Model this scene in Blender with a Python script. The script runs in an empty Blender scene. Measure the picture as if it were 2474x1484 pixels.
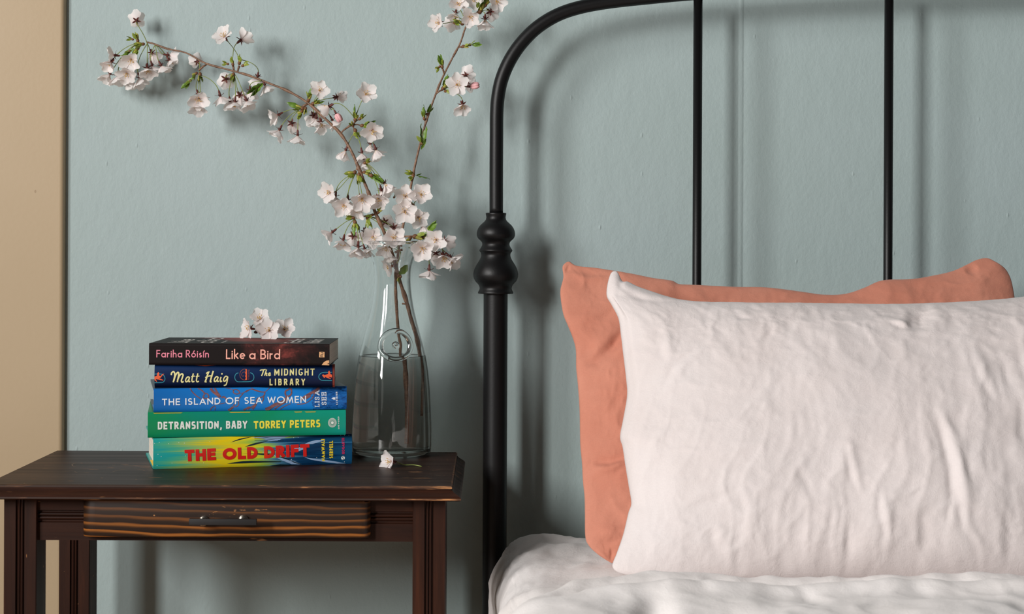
import bpy, bmesh, math, random
import numpy as np
from mathutils import Vector, Matrix, Quaternion
from mathutils.geometry import tessellate_polygon
R_ = random.Random(7)
SC = bpy.context.scene
COL = SC.collection
PI = math.pi

# ---------------------------------------------------------------- camera geometry (pixels of the 2474 x 1484 photograph)
W, H, F = 2474.0, 1484.0, 4150.0
VX, VY = 1180.0, 600.0           # principal point: the shift lens looks level at the wall
TOPZ = 0.66                      # height of the nightstand top
HC = TOPZ + 0.2697               # camera height
ROLL = 0.0044

def P(px, py, d):
    """photograph pixel + distance from the camera plane -> world point (camera looks along +Y)"""
    u = (px - VX) / F; v = (VY - py) / F
    c, s = math.cos(ROLL), math.sin(ROLL)
    return Vector(((u * c - v * s) * d, d, HC + (u * s + v * c) * d))

cam = bpy.data.cameras.new('camera'); cam_o = bpy.data.objects.new('camera', cam); COL.objects.link(cam_o)
cam.sensor_fit = 'HORIZONTAL'; cam.sensor_width = 36.0; cam.lens = F / W * 36.0
cam.shift_x = (W / 2 - VX) / W; cam.shift_y = (VY - H / 2) / W
cam.clip_start = 0.02
cam_o.matrix_world = Matrix.Translation((0, 0, HC)) @ Matrix.Rotation(PI / 2, 4, 'X') @ Matrix.Rotation(ROLL, 4, 'Z')
cam.dof.use_dof = True; cam.dof.focus_distance = 2.19; cam.dof.aperture_fstop = 10.0
SC.camera = cam_o

# ---------------------------------------------------------------- light and exposure
SC.view_settings.view_transform = 'Standard'; SC.view_settings.look = 'None'
SC.view_settings.exposure = 0.0; SC.view_settings.gamma = 1.0; SC.view_settings.use_curve_mapping = False
wd = bpy.data.worlds.new('room_light'); SC.world = wd; wd.use_nodes = True
bg = wd.node_tree.nodes['Background']; bg.inputs['Color'].default_value = (0.93, 0.95, 1.0, 1); bg.inputs['Strength'].default_value = 0.042

def window_light(name, y, z, w, h, power):
    """daylight through one tall sash window of the left-hand wall"""
    L = bpy.data.lights.new(name, 'AREA'); L.shape = 'RECTANGLE'; L.size = w; L.size_y = h
    L.energy = power; L.color = (1.0, 0.985, 0.965)
    o = bpy.data.objects.new(name, L); COL.objects.link(o)
    x = -2.2
    o.location = (x, y, z)
    # -Z of the lamp points to +X (into the room), local Y up
    o.rotation_euler = (PI / 2, 0, -PI / 2)
    return o
window_light('window_daylight', 0.25, 1.90, 0.62, 1.25, 67)
window_light('window_daylight', -1.15, 1.90, 0.85, 1.25, 196)

SC.cycles.use_denoising = True
SC.cycles.max_bounces = 14; SC.cycles.transmission_bounces = 12; SC.cycles.glossy_bounces = 6; SC.cycles.transparent_max_bounces = 12
SC.cycles.caustics_refractive = True; SC.cycles.caustics_reflective = True
SC.cycles.blur_glossy = 0.3; SC.cycles.sample_clamp_indirect = 6.0

# ---------------------------------------------------------------- helpers
def tag(o, label=None, cat=None, group=None, kind=None):
    if label: o['label'] = label
    if cat: o['category'] = cat
    if group: o['group'] = group
    if kind: o['kind'] = kind
    return o

def empty(name, loc, rz=0.0):
    o = bpy.data.objects.new(name, None); COL.objects.link(o)
    o.location = loc; o.rotation_euler = (0, 0, rz); o.empty_display_size = 0.02
    return o

def link(name, me, parent=None, loc=(0, 0, 0), smooth=True):
    o = bpy.data.objects.new(name, me); COL.objects.link(o)
    if parent: o.parent = parent
    o.location = loc
    return o

def mesh(name, verts, faces, mats, smooth=True, mi=None, auto=None):
    me = bpy.data.meshes.new(name)
    me.from_pydata([tuple(v) for v in verts], [], [tuple(f) for f in faces])
    if not isinstance(mats, (list, tuple)): mats = [mats]
    for m in mats: me.materials.append(m)
    n = len(me.polygons)
    me.polygons.foreach_set('use_smooth', [bool(smooth)] * n)
    if mi is not None: me.polygons.foreach_set('material_index', mi)
    me.update()
    if auto is not None: me.set_sharp_from_angle(angle=auto)
    return me

class MB:
    """collects shapes into one mesh"""
    def __init__(s): s.v = []; s.f = []; s.mi = []; s.cur = 0
    def add(s, vs, fs):
        b = len(s.v); s.v += [Vector(v) for v in vs]; s.f += [tuple(i + b for i in f) for f in fs]; s.mi += [s.cur] * len(fs)
    def box(s, lo, hi, bev=0.0):
        bm = bmesh.new(); bmesh.ops.create_cube(bm, size=1.0)
        lo, hi = Vector(lo), Vector(hi)
        for v in bm.verts: v.co = Vector([lo[i] + (v.co[i] + .5) * (hi[i] - lo[i]) for i in range(3)])
        if bev > 0: bmesh.ops.bevel(bm, geom=bm.edges[:], offset=bev, segments=3, profile=.6, affect='EDGES')
        bm.verts.ensure_lookup_table(); bm.verts.index_update()
        s.add([v.co.copy() for v in bm.verts], [[v.index for v in f.verts] for f in bm.faces]); bm.free()
    def tube(s, pts, radii, n=10, cap=True):
        pts = [Vector(p) for p in pts]; rings = []
        t0 = (pts[1] - pts[0]).normalized()
        up = Vector((0, 0, 1)) if abs(t0.z) < .9 else Vector((1, 0, 0))
        a = t0.cross(up).normalized()
        vs = []; fs = []
        for i, p in enumerate(pts):
            t = (pts[min(i + 1, len(pts) - 1)] - pts[max(i - 1, 0)]).normalized()
            a = (a - t * a.dot(t)).normalized(); b = t.cross(a)
            r = radii[i] if hasattr(radii, '__len__') else radii
            for k in range(n):
                an = 2 * PI * k / n
                vs.append(p + (a * math.cos(an) + b * math.sin(an)) * r)
        for i in range(len(pts) - 1):
            for k in range(n):
                k2 = (k + 1) % n
                fs.append((i * n + k, i * n + k2, (i + 1) * n + k2, (i + 1) * n + k))
        if cap:
            fs.append(tuple(range(n - 1, -1, -1))); fs.append(tuple((len(pts) - 1) * n + k for k in range(n)))
        s.add(vs, fs)
    def lathe(s, prof, n=48, axis=(0, 0), closed=False, capb=True, capt=True):
        vs = []; fs = []
        m = len(prof)
        for r, z in prof:
            for k in range(n):
                an = 2 * PI * k / n
                vs.append((axis[0] + r * math.cos(an), axis[1] + r * math.sin(an), z))
        for i in range(m if closed else m - 1):
            j = (i + 1) % m
            for k in range(n):
                k2 = (k + 1) % n
                fs.append((i * n + k, i * n + k2, j * n + k2, j * n + k))
        if not closed:
            if capb: fs.append(tuple(range(n - 1, -1, -1)))
            if capt: fs.append(tuple((m - 1) * n + k for k in range(n)))
        s.add(vs, fs)
    def extrude(s, poly, lo, hi, axis):
        """closed 2D polygon extruded along axis 0/1/2 (polygon gives the two other coordinates, in order)"""
        def pt(p, a):
            q = list(p); q.insert(axis, a); return q
        n = len(poly)
        vs = [pt(p, lo) for p in poly] + [pt(p, hi) for p in poly]
        fs = [(k, (k + 1) % n, n + (k + 1) % n, n + k) for k in range(n)]
        tri = tessellate_polygon([[Vector((p[0], p[1], 0)) for p in poly]])
        for t in tri:
            fs.append((t[0], t[1], t[2])); fs.append((n + t[2], n + t[1], n + t[0]))
        s.add(vs, fs)
    def ellipsoid(s, c, ax, n=8, m=6):
        """ax: three Vector half axes"""
        c = Vector(c); vs = []; fs = []
        for i in range(m + 1):
            th = PI * i / m
            for k in range(n):
                ph = 2 * PI * k / n
                vs.append(c + ax[2] * math.cos(th) + (ax[0] * math.cos(ph) + ax[1] * math.sin(ph)) * math.sin(th))
        for i in range(m):
            for k in range(n):
                k2 = (k + 1) % n
                fs.append((i * n + k, (i + 1) * n + k, (i + 1) * n + k2, i * n + k2))
        s.add(vs, fs)
    def build(s, name, mats, parent=None, loc=(0, 0, 0), smooth=True, auto=None, fix=True):
        me = mesh(name, s.v, s.f, mats, smooth, s.mi)
        if fix:
            bm = bmesh.new(); bm.from_mesh(me); bmesh.ops.remove_doubles(bm, verts=bm.verts, dist=1e-7)
            bmesh.ops.recalc_face_normals(bm, faces=bm.faces); bm.to_mesh(me); bm.free()
        if auto is not None: me.set_sharp_from_angle(angle=math.radians(auto))
        return link(name, me, parent, loc)

def spline(pts, n):
    """Catmull-Rom resample of a list of tuples (any dimension)"""
    p = np.array([list(q) for q in pts], float)
    p = np.vstack([2 * p[0] - p[1], p, 2 * p[-1] - p[-2]])
    m = len(p) - 3; out = []
    for i in range(n):
        t = i / (n - 1) * m; k = min(int(t), m - 1); t -= k
        a, b, c, d = p[k], p[k + 1], p[k + 2], p[k + 3]
        out.append(.5 * (2 * b + (c - a) * t + (2 * a - 5 * b + 4 * c - d) * t * t + (3 * b - 3 * c + d - a) * t ** 3))
    return np.array(out)

def vnoise(x, y, seed=0):
    x = np.asarray(x, float); y = np.asarray(y, float)
    xi = np.floor(x).astype(np.int64); yi = np.floor(y).astype(np.int64)
    fx = x - xi; fy = y - yi
    fx = fx * fx * fx * (fx * (fx * 6 - 15) + 10); fy = fy * fy * fy * (fy * (fy * 6 - 15) + 10)
    def h(a, b):
        n = (a * 374761393 + b * 668265263 + seed * 982451653) & 0x7fffffff
        n = ((n ^ (n >> 13)) * 1274126177) & 0x7fffffff
        return ((n ^ (n >> 16)) & 0xffff) / 32767.5 - 1.0
    a = h(xi, yi) * (1 - fx) + h(xi + 1, yi) * fx
    b = h(xi, yi + 1) * (1 - fx) + h(xi + 1, yi + 1) * fx
    return a * (1 - fy) + b * fy

def fbm(x, y, seed=0, o=4):
    r = 0; a = 1.0; k = 1.0
    for i in range(o):
        r = r + a * vnoise(x * k, y * k, seed + i * 17); a *= .5; k *= 2.03
    return r

# ---------------------------------------------------------------- materials
def nt(name):
    m = bpy.data.materials.new(name); m.use_nodes = True
    return m, m.node_tree, m.node_tree.nodes['Principled BSDF']

class N:
    def __init__(s, t): s.t = t
    def new(s, ty, **kw):
        n = s.t.nodes.new(ty)
        for k, v in kw.items():
            if k in ('op',): n.operation = v
            elif hasattr(n, k) and not k[0].isupper(): setattr(n, k, v)
        return n
    def l(s, a, b): s.t.links.new(a, b)
    def coord(s, scale=(1, 1, 1), loc=(0, 0, 0), rot=(0, 0, 0)):
        c = s.new('ShaderNodeTexCoord'); mp = s.new('ShaderNodeMapping')
        mp.inputs['Scale'].default_value = scale; mp.inputs['Location'].default_value = loc; mp.inputs['Rotation'].default_value = rot
        s.l(c.outputs['Object'], mp.inputs['Vector']); return mp.outputs['Vector']
    def noise(s, vec, scale, detail=3, rough=.5, dist=0):
        n = s.new('ShaderNodeTexNoise'); n.inputs['Scale'].default_value = scale; n.inputs['Detail'].default_value = detail
        n.inputs['Roughness'].default_value = rough; n.inputs['Distortion'].default_value = dist
        s.l(vec, n.inputs['Vector']); return n.outputs['Fac']
    def ramp(s, fac, stops, interp='LINEAR'):
        r = s.new('ShaderNodeValToRGB'); cr = r.color_ramp; cr.interpolation = interp
        while len(cr.elements) < len(stops): cr.elements.new(.5)
        for e, (p, c) in zip(cr.elements, stops):
            e.position = p; e.color = (c[0], c[1], c[2], 1) if hasattr(c, '__len__') else (c, c, c, 1)
        s.l(fac, r.inputs['Fac']); return r.outputs['Color']
    def mix(s, fac, a, b, mode='MIX'):
        m = s.new('ShaderNodeMix'); m.data_type = 'RGBA'; m.blend_type = mode
        for sock, v in ((m.inputs['Factor'], fac), (m.inputs['A'], a), (m.inputs['B'], b)):
            pass
        ins = {i.identifier: i for i in m.inputs}
        for idn, v in (('Factor_Float', fac), ('A_Color', a), ('B_Color', b)):
            if hasattr(v, 'is_linked') or hasattr(v, 'links'): s.l(v, ins[idn])
            elif idn == 'Factor_Float': ins[idn].default_value = v
            else: ins[idn].default_value = (v[0], v[1], v[2], 1)
        return {o.identifier: o for o in m.outputs}['Result_Color']
    def math(s, op, a, b=None, c=None):
        m = s.new('ShaderNodeMath'); m.operation = op
        for i, v in enumerate((a, b, c)):
            if v is None: continue
            if isinstance(v, (int, float)): m.inputs[i].default_value = v
            else: s.l(v, m.inputs[i])
        return m.outputs[0]
    def sep(s, vec):
        n = s.new('ShaderNodeSeparateXYZ'); s.l(vec, n.inputs[0]); return n.outputs
    def bump(s, h, bsdf, strength, dist, prev=None):
        b = s.new('ShaderNodeBump'); b.inputs['Strength'].default_value = strength; b.inputs['Distance'].default_value = dist
        s.l(h, b.inputs['Height'])
        if prev is not None: s.l(prev, b.inputs['Normal'])
        s.l(b.outputs['Normal'], bsdf.inputs['Normal']); return b.outputs['Normal']

def lin(r, g, b):
    f = lambda c: c / 12.92 if c <= .04045 else ((c + .055) / 1.055) ** 2.4
    return (f(r / 255), f(g / 255), f(b / 255))

def plain(name, col, rough=.5, spec=.5, metal=0.0, var=0.0, scale=60, bump=0.0):
    m, t, b = nt(name); n = N(t)
    b.inputs['Roughness'].default_value = rough; b.inputs['Specular IOR Level'].default_value = spec; b.inputs['Metallic'].default_value = metal
    b.inputs['Base Color'].default_value = (*col, 1)
    if var or bump:
        f = n.noise(n.coord(), scale, 4)
        if var:
            c = n.ramp(f, [(.25, [x * (1 - var) for x in col]), (.75, [min(1, x * (1 + var)) for x in col])])
            n.l(c, b.inputs['Base Color'])
        if bump: n.bump(f, b, bump, .001)
    return m
# ================================================================ materials of the setting
def wall_mat():
    m, t, b = nt('wall_paint'); n = N(t)
    v = n.coord()
    big = n.noise(v, 2.2, 3); mid = n.noise(v, 22, 3)
    c = n.ramp(big, [(.3, lin(161, 177, 175)), (.7, lin(167, 182, 183))])
    c = n.mix(n.math('MULTIPLY', mid, .16), c, lin(152, 168, 165))
    # rare rusty specks
    sp = n.new('ShaderNodeTexVoronoi'); sp.inputs['Scale'].default_value = 9; n.l(v, sp.inputs['Vector'])
    spk = n.math('LESS_THAN', sp.outputs['Distance'], .016)
    c = n.mix(n.math('MULTIPLY', spk, .55), c, lin(120, 92, 60))
    n.l(c, b.inputs['Base Color']); b.inputs['Roughness'].default_value = .62; b.inputs['Specular IOR Level'].default_value = .3
    # brushed and lumpy old paint: fine peel, slow lumps, small blobs and vertical runs
    fine = n.noise(n.coord((1, 1, .75)), 230, 3, .6); lump = n.noise(n.coord((1, 1, .55)), 48, 3)
    vo = n.new('ShaderNodeTexVoronoi'); vo.inputs['Scale'].default_value = 52; n.l(n.coord((1, 1, .5)), vo.inputs['Vector'])
    blob = n.math('MULTIPLY', n.math('SMOOTH_MIN', n.math('MAXIMUM', n.math('SUBTRACT', .10, vo.outputs['Distance']), 0), .1, .02), 9)
    gate = n.math('GREATER_THAN', n.sep(vo.outputs['Color'])[0], .72)
    h = n.math('ADD', n.math('MULTIPLY', fine, .5), n.math('MULTIPLY', lump, .9))
    h = n.math('ADD', h, n.math('MULTIPLY', n.math('MULTIPLY', blob, gate), 1.0))
    n.bump(h, b, .42, .0021)
    return m

def cream_mat():
    m, t, b = nt('cream_paint'); n = N(t); v = n.coord()
    c = n.ramp(n.noise(v, 3, 3), [(.3, lin(180, 158, 126)), (.7, lin(186, 164, 133))])
    sp = n.new('ShaderNodeTexVoronoi'); sp.inputs['Scale'].default_value = 22; n.l(n.coord((1, 1, .6)), sp.inputs['Vector'])
    c = n.mix(n.math('MULTIPLY', n.math('LESS_THAN', sp.outputs['Distance'], .03), .5), c, lin(140, 112, 80))
    n.l(c, b.inputs['Base Color']); b.inputs['Roughness'].default_value = .5
    n.bump(n.noise(v, 160, 3), b, .12, .001)
    return m
WALL = wall_mat(); CREAM = cream_mat()

def floor_mat():
    m, t, b = nt('floor_wood'); n = N(t)
    f = n.noise(n.coord((1, 14, 1)), 5, 5, .6)
    n.l(n.ramp(f, [(.3, lin(120, 88, 58)), (.7, lin(160, 122, 84))]), b.inputs['Base Color']); b.inputs['Roughness'].default_value = .45
    return m

DW, DC = 2.35, 2.338          # wall plane, face of the cream casing
# wall, with the faint vertical seam of the lining paper as a low ridge
xs = -3.2
seam = P(1790, 350, DW).x
prof = [(-3.2, DW), (seam - .004, DW), (seam - .001, DW - .0006), (seam + .001, DW - .0006), (seam + .0035, DW), (3.6, DW), (3.6, DW + .12), (-3.2, DW + .12)]
w = MB(); w.extrude(prof, 0.0, 2.7, 2); o = w.build('wall_back', WALL, smooth=False); tag(o, 'pale blue-green painted plaster wall behind the bed and nightstand', kind='structure')
fl = MB(); fl.box((-3.2, -2.0, -.1), (3.6, DW + .12, 0.0)); o = fl.build('floor', floor_mat(), smooth=False); tag(o, 'wooden floor below the bed and nightstand', kind='structure')
# cream door casing at the left with a rounded arris
cx = P(153, 600, DC).x
poly = [(cx - .62, DW + .01), (cx - .62, DC)]
for k in range(7):
    a = PI / 2 * k / 6
    poly.append((cx - .006 + .006 * math.sin(a), DC + .006 - .006 * math.cos(a)))
poly += [(cx, DW + .01)]
c = MB(); c.extrude(poly, 0.0, 2.7, 2); o = c.build('trim_1', CREAM, smooth=True, auto=40); tag(o, 'flat cream painted casing standing proud of the blue wall', kind='structure')
bb = MB(); bb.box((cx + .002, DW - .014, 0), (3.6, DW + .01, .11), .003); o = bb.build('baseboard_back', CREAM, smooth=True, auto=40); tag(o, 'cream baseboard along the foot of the blue wall', kind='structure')

# ================================================================ nightstand
def wood_dark(name, along=0, light=.0):
    m, t, b = nt(name); n = N(t)
    sc = [30, 30, 30]; sc[along] = 2.2
    v = n.coord(tuple(sc)); g = n.noise(v, 2.0, 5, .6, .3)
    c = n.ramp(g, [(.28, lin(30, 15, 10)), (.55, lin(50, 27, 18)), (.8, lin(78, 42, 26))])
    # scratches and small chips through the stain
    sc2 = [26, 160, 160]; sc2 = [26, 120, 120] if along == 0 else [120, 120, 26]
    s1 = n.noise(n.coord(tuple(sc2), (3, 1, 2), (0.05, .03, .2)), 1.0, 2, .5)
    sc_ = n.ramp(s1, [(.68 if along == 0 else .76, 0), (.71 if along == 0 else .78, 1)])
    patch = n.ramp(n.noise(n.coord(), 16, 2), [(.46, 0), (.58, 1)])
    f = n.math('MULTIPLY', n.math('MULTIPLY', sc_, patch), .75)
    c = n.mix(f, c, lin(158, 110, 70))
    ch = n.new('ShaderNodeTexVoronoi'); ch.inputs['Scale'].default_value = 60; n.l(n.coord((1, 1, 1)), ch.inputs['Vector'])
    dot = n.math('MULTIPLY', n.math('LESS_THAN', ch.outputs['Distance'], .075), n.math('GREATER_THAN', n.sep(ch.outputs['Color'])[1], .62))
    c = n.mix(n.math('MULTIPLY', dot, .7), c, lin(170, 120, 74))
    n.l(c, b.inputs['Base Color'])
    n.l(n.ramp(g, [(.2, .5), (.8, .38)]), b.inputs['Roughness']); b.inputs['Specular IOR Level'].default_value = .17
    n.bump(n.math('ADD', g, n.math('MULTIPLY', f, -.6)), b, .25, .0012)
    return m

def wood_edge(name):
    """worn arris: bare orange wood showing in patches along X"""
    m, t, b = nt(name); n = N(t)
    f = n.noise(n.coord((24, 300, 260)), 1.0, 4, .65)
    p = n.noise(n.coord((5, 1, 1), (2, 0, 0)), 1.0, 2)
    f = n.math('ADD', f, n.math('MULTIPLY', n.math('SUBTRACT', p, .5), .7))
    c = n.ramp(f, [(.55, lin(48, 30, 22)), (.66, lin(92, 58, 36)), (.76, lin(184, 128, 80))])
    n.l(c, b.inputs['Base Color']); b.inputs['Roughness'].default_value = .42
    return m

def wood_drawer():
    """pine board with burnt dark bands between bright ochre grain lines"""
    m, t, b = nt('drawer_wood'); n = N(t)
    v = n.coord((1, 1, 1)); x, y, z = n.sep(v)
    wob = n.noise(n.coord((3.4, 1, 9)), 1.0, 3, .55); wob2 = n.noise(n.coord((9, 1, 16), (4, 0, 1)), 1.0, 2)
    zz = n.math('ADD', n.math('MULTIPLY', z, 1.0), n.math('MULTIPLY', n.math('SUBTRACT', wob, .5), .03))
    zz = n.math('ADD', zz, n.math('MULTIPLY', n.math('SUBTRACT', wob2, .5), .006))
    zz = n.math('ADD', zz, n.math('MULTIPLY', x, .020))
    ph = n.math('FRACT', n.math('MULTIPLY', zz, 138))
    fine = n.noise(n.coord((12, 60, 420)), 1.0, 3, .6)
    ph = n.math('ADD', ph, n.math('MULTIPLY', n.math('SUBTRACT', fine, .5), .35))
    c = n.ramp(ph, [(.0, lin(120, 70, 28)), (.08, lin(34, 20, 13)), (.5, lin(42, 26, 16)), (.66, lin(84, 50, 22)), (.85, lin(150, 92, 40)), (1, lin(142, 84, 34))])
    hi = n.ramp(z, [(.0, 0), (1, 1)])
    # board colour darkens towards the upper edge
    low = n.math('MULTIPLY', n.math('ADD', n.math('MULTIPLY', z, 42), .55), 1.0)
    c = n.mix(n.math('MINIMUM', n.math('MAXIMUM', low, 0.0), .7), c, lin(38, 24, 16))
    sp = n.new('ShaderNodeTexVoronoi'); sp.inputs['Scale'].default_value = 75; n.l(n.coord((1, 1, 1.4)), sp.inputs['Vector'])
    dot = n.math('MULTIPLY', n.math('LESS_THAN', sp.outputs['Distance'], .1), n.math('GREATER_THAN', n.sep(sp.outputs['Color'])[0], .86))
    c = n.mix(n.math('MULTIPLY', dot, .6), c, lin(196, 140, 88))
    # bare splintered patch above the handle
    dx = n.math('MULTIPLY', n.math('SUBTRACT', x, .012), 26); dz = n.math('MULTIPLY', n.math('SUBTRACT', z, .0085), 150)
    rr = n.math('ADD', n.math('POWER', n.math('ABSOLUTE', dx), 2), n.math('POWER', n.math('ABSOLUTE', dz), 2))
    pn = n.noise(n.coord((60, 1, 260)), 1.0, 3, .7)
    pat = n.math('MULTIPLY', n.math('GREATER_THAN', pn, .61), n.math('LESS_THAN', rr, 1.0))
    c = n.mix(n.math('MULTIPLY', pat, .7), c, lin(164, 112, 66))
    n.l(c, b.inputs['Base Color']); b.inputs['Roughness'].default_value = .5; b.inputs['Specular IOR Level'].default_value = .25
    n.bump(ph, b, .12, .001)
    return m
WD = wood_dark('dark_wood', 0); WDV = wood_dark('dark_wood_upright', 2); WE = wood_edge('worn_edge'); WDR = wood_drawer()
BLK = plain('black_handle', lin(16, 16, 18), .45)
STEEL = plain('brushed_steel', lin(190, 182, 170), .28, metal=1.0)

D1, D2 = 1.948, 2.268
XL = P(143, 1088, D2).x; XR = P(1097, 1093, D2).x
ns = empty('nightstand', ((XL + XR) / 2, (D1 + D2) / 2, 0))
tag(ns, 'small dark-stained wooden nightstand with one drawer, scuffed edges, beside the bed', 'nightstand')
NL = Vector(ns.location)
def L3(x, y, z): return (x - NL.x, y - NL.y, z - NL.z)
t = MB()
T = .0158
layers = [  # height below the top, outset beyond the top surface, material
    (T, .0130, 0), (T - .0012, .0146, 0), (T - .003, .0146, 0), (T - .005, .0128, 0), (T - .0072, .0092, 0), (T - .0092, .0062, 0), (T - .0108, .0048, 0),
    (T - .0112, .0030, 0), (.0032, .0030, 0), (.0028, .0042, 1), (.0008, .0042, 1), (.0, .0026, 1)]
n0 = len(layers); vs = []; fs = []; mi = []
def ring(out, z):
    # back edge stays square, front and sides carry the moulding
    a, b_, c_, d_ = XL - out, XR + out, D1 - out, D2
    return [L3(a, c_, TOPZ - z), L3(b_, c_, TOPZ - z), L3(b_, d_, TOPZ - z), L3(a, d_, TOPZ - z)]
for z, out, m_ in layers: vs += ring(out, z)
for i in range(n0 - 1):
    for k in range(4):
        k2 = (k + 1) % 4
        fs.append((i * 4 + k, i * 4 + k2, i * 4 + 4 + k2, i * 4 + 4 + k)); mi.append(1 if (layers[i + 1][2] and layers[i][2]) or i in (1,) else 0)
fs.append((3, 2, 1, 0)); mi.append(0); fs.append(tuple((n0 - 1) * 4 + k for k in range(4))); mi.append(0)
me = mesh('table_top', vs, fs, [WD, WE], False, mi); link('table_top', me, ns)
SCR = plain('scratch', lin(128, 104, 84), .6)
def scratch(pts, w=.0005):
    g = MB(); q = []
    for x, y in pts:
        d = F * (HC - TOPZ) / (y - VY - (x - VX) * ROLL); p = P(x, y, d); q.append(Vector(L3(p.x, p.y, TOPZ + .00008)))
    q = [Vector(c) for c in spline([tuple(p) for p in q], 14)]
    vs = []
    for i, p in enumerate(q):
        t = (q[min(i + 1, 13)] - q[max(i - 1, 0)]).normalized(); s_ = Vector((-t.y, t.x, 0)) * w * (.25 + .75 * math.sin(PI * (i + .3) / 13.6))
        vs += [p + s_, p - s_]
    g.add(vs, [(2 * i, 2 * i + 1, 2 * i + 3, 2 * i + 2) for i in range(13)])
    g.build('scratch', SCR, ns, smooth=False, fix=False)
for pts in ([(199, 1119), (182, 1120), (174, 1123), (178, 1127), (190, 1129)], [(150, 1140), (163, 1138.5), (180, 1136.5)], [(180, 1139), (184, 1141.5), (188, 1142.5)], [(268, 1142), (280, 1138), (296, 1135), (310, 1134)], [(270, 1124), (275, 1125), (279, 1124)], [(330, 1134), (340, 1135), (349, 1136)], [(205, 1143), (210, 1142), (215, 1142)],
            [(346, 1145), (357, 1144), (370, 1143.5)], [(588, 1135.5), (597, 1135), (606, 1135)], [(845, 1143), (850, 1142.6), (856, 1143)], [(1004, 1138.5), (1009, 1139.2), (1013, 1139.6)], [(1052, 1148), (1060, 1149), (1068, 1149.4)], [(900, 1150), (910, 1149.5), (922, 1149)], [(28, 1160), (30, 1160), (32, 1160.2)]): scratch(pts)
# legs, fluted on the front
ZB = TOPZ - T
def leg(x0, x1, yf, yb, flute=True):
    g = MB(); w_ = x1 - x0
    f = lambda t_: x0 + w_ * t_
    pr = [(f(0), yf + .001), (f(.02), yf)]
    if flute:
        pr += [(f(.36), yf), (f(.375), yf + .003), (f(.41), yf + .003), (f(.425), yf + .0008), (f(.455), yf), (f(.485), yf + .0008), (f(.50), yf + .003), (f(.515), yf + .0008),
               (f(.545), yf), (f(.575), yf + .0008), (f(.59), yf + .003), (f(.625), yf + .003), (f(.64), yf)]
    pr += [(f(.98), yf), (f(1), yf + .001), (f(1), yb), (f(0), yb)]
    pr = [(p[0] - NL.x, p[1] - NL.y) for p in pr]
    g.extrude(pr, 0.0, ZB, 2)
    return g.build('leg', WDV, ns, smooth=False)
YF = D1 + .010; YFb = YF + .042
xa, xb = P(9, 1300, YF).x, P(88, 1300, YF).x
xc, xd = P(997, 1300, YF).x, P(1076, 1300, YF).x
leg(xa, xb, YF, YFb); leg(xc, xd, YF, YFb)
YB = D2 - .05
leg(P(142, 1400, YB).x, P(216, 1400, YB).x, YB, YB + .042); leg(xc + .001, xd - .0055, YB, YB + .042)
# rails with a double bead
zr0 = P(600, 1306, YF + .01).z
def rail_profile(y0, y1):
    zt = ZB; h = zt - zr0
    g = lambda t_: zr0 + h * t_
    return [(y0, g(0)), (y0, g(.40)), (y0 + .003, g(.42)), (y0 + .003, g(.45)), (y0, g(.48)), (y0 - .0006, g(.505)), (y0, g(.53)), (y0 + .003, g(.545)), (y0, g(.56)), (y0 - .0006, g(.585)),
            (y0, g(.61)), (y0 + .003, g(.63)), (y0 + .003, g(.66)), (y0, g(.68)), (y0, g(1)), (y1, g(1)), (y1, g(0))]
r = MB(); r.extrude([(p[0] - NL.y, p[1]) for p in rail_profile(YF + .006, YF + .026)], xb - NL.x - .002, xc - NL.x + .002, 0)
r.build('front_rail', WD, ns, smooth=False)
r = MB(); r.box(L3(xb, YB + .012, zr0), L3(xc, YB + .03, ZB), .001); r.build('back_rail', WD, ns, smooth=False)
for x in (xa + .008, xd - .026):
    r = MB(); r.box(L3(x, YFb - .002, zr0), L3(x + .018, YB + .002, ZB), .001); r.build('side_rail', WD, ns, smooth=False)
# drawer: front board with worked rounded ends, box behind, bar handle
yd = YF - .010
dx0, dx1 = P(196, 1256, yd).x, P(893, 1256, yd).x
dz1, dz0 = ZB - .0012, P(545, 1300, yd).z
dc = Vector(((dx0 + dx1) / 2, yd, (dz0 + dz1) / 2)); hw, hh = (dx1 - dx0) / 2, (dz1 - dz0) / 2
dr = []
# plan outline (x, y) with rounded arrises at both ends
for x_, y_ in ((-hw, .022), (-hw, .012), (-hw + .0008, .0085), (-hw + .003, .005), (-hw + .0062, .002), (-hw + .0105, .0004), (-hw + .016, 0), (hw - .011, 0), (hw - .006, .0004), (hw - .0028, .0028), (hw - .0007, .008), (hw, .013), (hw, .022)):
    dr.append((x_, y_))
vs = []; fs = []
prof2 = [(-hh, .0022), (-hh + .0009, .0007), (-hh + .0024, 0), (hh - .0022, 0), (hh - .0007, .0006), (hh, .002)]
for z_, dy in prof2:
    for i_, (x_, y_) in enumerate(dr):
        # upper corners of the board are knocked off
        xx = x_
        if z_ > hh - .0012: xx = max(min(x_, hw - .006), -hw + .001)
        vs.append((xx, min(.022, y_ + dy), z_))
m_ = len(dr)
for i in range(len(prof2) - 1):
    for k in range(m_ - 1): fs.append((i * m_ + k, i * m_ + k + 1, (i + 1) * m_ + k + 1, (i + 1) * m_ + k))
fs.append(tuple(range(m_ - 1, -1, -1))); fs.append(tuple((len(prof2) - 1) * m_ + k for k in range(m_)))
fs.append(tuple(i * m_ for i in range(len(prof2)))); fs.append(tuple(i * m_ + m_ - 1 for i in range(len(prof2) - 1, -1, -1)))
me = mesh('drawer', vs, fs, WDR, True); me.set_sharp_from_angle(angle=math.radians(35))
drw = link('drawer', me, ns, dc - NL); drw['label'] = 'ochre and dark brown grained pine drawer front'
hx0, hx1 = P(457, 1260, yd - .024).x, P(620, 1260, yd - .024).x
hz1, hz0 = P(540, 1254, yd - .024).z, P(540, 1269, yd - .024).z
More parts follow.
